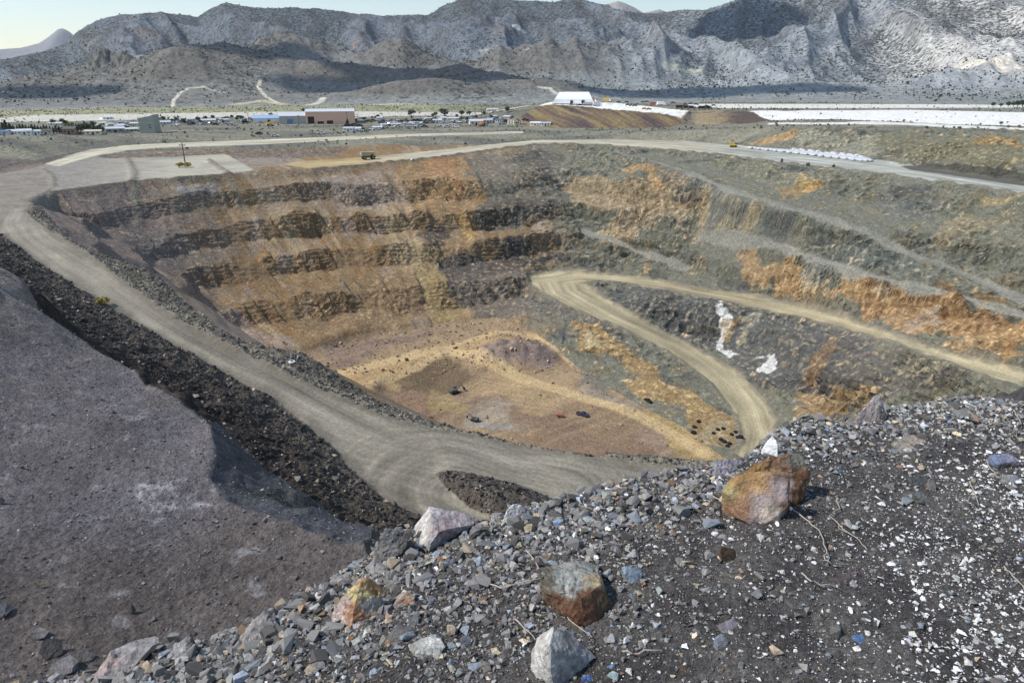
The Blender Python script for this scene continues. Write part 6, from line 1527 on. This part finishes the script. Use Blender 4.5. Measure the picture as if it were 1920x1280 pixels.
for k in range(24):
    a = g_.uniform(95, 262) if k < 9 else (g_.uniform(292, 476) if k < 17 else g_.uniform(672, 985)); b = g_.uniform(234, 247) if k < 9 else g_.uniform(222, 231)
    p = surf(a, b, 480)
    if proto_h is None:
        proto_h = shed('house', 'small low pale house among the yards and trees of the town', 'building', a - 6, a + 6, b, 5, 9, M['cream'], M['lav'], .3, [(.42, .56, .7, M['dark'])], [(.12, .26, .45, .75), (.7, .86, .45, .75)], 'small low houses of the town', .2, 480.)
    else: copy_tree(proto_h, p, face_cam(p) + g_.uniform(-.8, .8), sc=(g_.uniform(.8, 1.4), g_.uniform(.8, 1.2), g_.uniform(.8, 1.2)))
# brush on the plain
m = (REG == 20) & (GY > 480) & (np.abs(A) < .72); ii = np.argwhere(m); p_ = np.array([GX[m], GY[m], GZ[m]]).T
w_ = np.gradient(rr)[ii[:, 0]] * rr[ii[:, 0]] * np.clip(.3 + fbm2(p_[:, 0] / 60, p_[:, 1] / 30, 3) * 2, 0, 1) * np.where(COL[m].mean(1) > .5, .05, 1); k = rng.choice(len(p_), 7000, p=w_ / w_.sum())
scatter_mesh('sagebrush', p_[k] + np.c_[rng.normal(0, 1, (7000, 2)), np.zeros(7000)], np.exp(rng.normal(math.log(1.5), .4, 7000)), lin(86, 90, 72)[None] * np.exp(rng.normal(0, .3, 7000))[:, None], LOW, M_LB, .75, .1)
# trees of the town
TS = [(g_.uniform(100, 262), g_.uniform(232, 248), g_.uniform(6, 11), 'r') for _ in range(14)] + [(g_.uniform(290, 480), g_.uniform(222, 232), g_.uniform(5, 9), 'r') for _ in range(16)] + [(g_.uniform(660, 980), g_.uniform(216, 230), g_.uniform(4, 8), 'r') for _ in range(16)] + [(8,250,18,'c'),(14,250,22,'c'),(21,249,16,'c'),(27,249,13,'c')] + [(34 + 5.6 * k, 247.5 + .22 * k, 11 + (k * 7 % 4), 'c') for k in range(16)] + [(133,247,16,'y'),(152,249,15,'r'),(160,248,15,'r'),(168,247,14,'r'),(178,249,12,'r'),(186,247,11,'r'),(146,250,14,'r'),(332,230,9,'r'),(344,231,8,'r'),(372,229,9,'r'),(386,226,8,'r'),(420,228,7,'r'),(444,227,6,'r'),(508,221,8,'r'),(569,211,7,'r'),(302,223,8,'c'),
  (652,238,14,'c'),(683,227,7,'r'),(698,224,5,'r'),(709,222,7,'r'),(771,219,12,'r'),(834,220,15,'r'),(828,213,9,'r'),(866,218,10,'r'),(817,219,8,'r'),(908,217,7,'r'),(951,210,10,'r'),(812,220,7,'r'),
  (1862,199,8,'r'),(1890,201,9,'r'),(1900,200,9,'r'),(1908,200,11,'r'),(1917,200,12,'r'),(1876,201,7,'r'),(1876,236,7,'r'),(1890,240,6,'y'),(1910,240,6,'y')]
kinds = {'c': ('conifer_tree', 'dark narrow conifer', 'conifers in the town', (44, 62, 40), 'conifer_leaf'), 'r': ('broadleaf_tree', 'dark rounded tree', 'dark round trees in the town', (54, 68, 46), 'round_leaf'), 'y': ('broadleaf_tree', 'olive yellow rounded tree', 'olive trees in the town', (120, 118, 60), 'olive_leaf')}
for k, (a, b, hp, kd) in enumerate(TS):
    p = surf(a, b, 480); nm, lb, gp_, cc_, mn_ = kinds[kd]; h = width_at(p, hp)
    where = 'in the row behind the white trailers' if kd == 'c' and a < 130 else ('near the right edge of the pale plain' if a > 1800 else 'among the buildings of the town')
    tree(nm, lb + ' standing ' + where, 'tree', p, h, h * (.75 if kd == 'c' else 1.0), cc_, mn_, gp_ + (' row' if a < 130 and kd == 'c' else '') + (' right' if a > 1800 else ''), 50 + k, kd == 'c', 300)
# far poles
for k, (a, b, hp) in enumerate([(652,237,26),(671,236,22),(891,228,30),(903,228,26),(743,235,18),(561,235,18),(466,226,14),(261,232,12)]):
    p = surf(a, b, 480); h = width_at(p, hp); t = thing('utility_pole', 'distant thin utility pole rising among the town buildings', 'utility pole', p, 0, 'distant utility poles')
    MB().cyl((0, 0, -.5), .28, h, 'z', 7, .2).build('pole', M['wood'], t); MB().box(-1.5, 1.5, -.12, .12, h - 1.6, h - 1.3).build('crossarm', M['wood'], t)
# barrier and boulder bits along the right rim road
for k, (a, b, s_) in enumerate([(1466,306,2.2),(1515,314,2.6),(1562,318,1.8),(772,303,1.8)]):
    q = surf(a, b, 200); bm = hull([Vector((random.gauss(0, 1), random.gauss(0, 1), random.gauss(0, 1))).normalized() * random.uniform(.8, 1.1) for _ in range(12)]); v, f = bm_arrays(bm); bm.free(); v[:, 2] *= 1.2
    o = obj('boulder', raw_mesh('boulder', v * s_ * .6, f, np.tile(lin(*((70, 66, 62) if k < 3 else (220, 215, 205))), (len(v), 1)), [M_LB], False)); o.location = q + Vector((0, 0, .6)); tag(o, ['dark boulder on the lip of the right rim road below the drill rig', 'low dark boulder on the lip of the rim road below the bulk bags', 'smallest dark boulder on the lip of the rim road below the bulk bags', 'pale boulder on the lip of the rim road right of the haul truck'][k], 'boulder')
print('things', time.time() - T0)
# ------------------------------------------------------------------ camera, light, sky
cam = bpy.data.cameras.new('camera'); co = bpy.data.objects.new('camera', cam); C.objects.link(co)
cam.lens = 24; cam.sensor_width = 36; cam.clip_start = .05; cam.clip_end = 60000
co.location = (0, 0, 0); co.rotation_euler = (math.pi / 2 - PITCH, 0, 0)
bpy.context.scene.camera = co
SUN_EL, SUN_DIR = math.radians(48), (-1.0, -.10)
sl = bpy.data.lights.new('sun', 'SUN'); sl.energy = 3.5; sl.angle = math.radians(.8); sl.color = (1, .95, .87)
so = bpy.data.objects.new('sun', sl); C.objects.link(so)
d = Vector((SUN_DIR[0], SUN_DIR[1], 0)).normalized() * math.cos(SUN_EL); d.z = math.sin(SUN_EL)
so.rotation_euler = d.to_track_quat('Z', 'Y').to_euler()
w = bpy.data.worlds.new('World'); bpy.context.scene.world = w; w.use_nodes = True
nt = w.node_tree; bg = nt.nodes['Background']
sky = nt.nodes.new('ShaderNodeTexSky'); sky.sky_type = 'NISHITA'; sky.sun_disc = False
sky.sun_elevation = SUN_EL; sky.sun_rotation = math.atan2(d.x, d.y)
sky.air_density = 1.3; sky.dust_density = 1.0; sky.ozone_density = .8; sky.altitude = 1500
nt.links.new(sky.outputs[0], bg.inputs[0]); bg.inputs[1].default_value = .14
vs = bpy.context.scene.view_settings
vs.view_transform = 'Standard'; vs.look = 'None'; vs.exposure = .26; vs.gamma = 1
print('done', time.time() - T0)
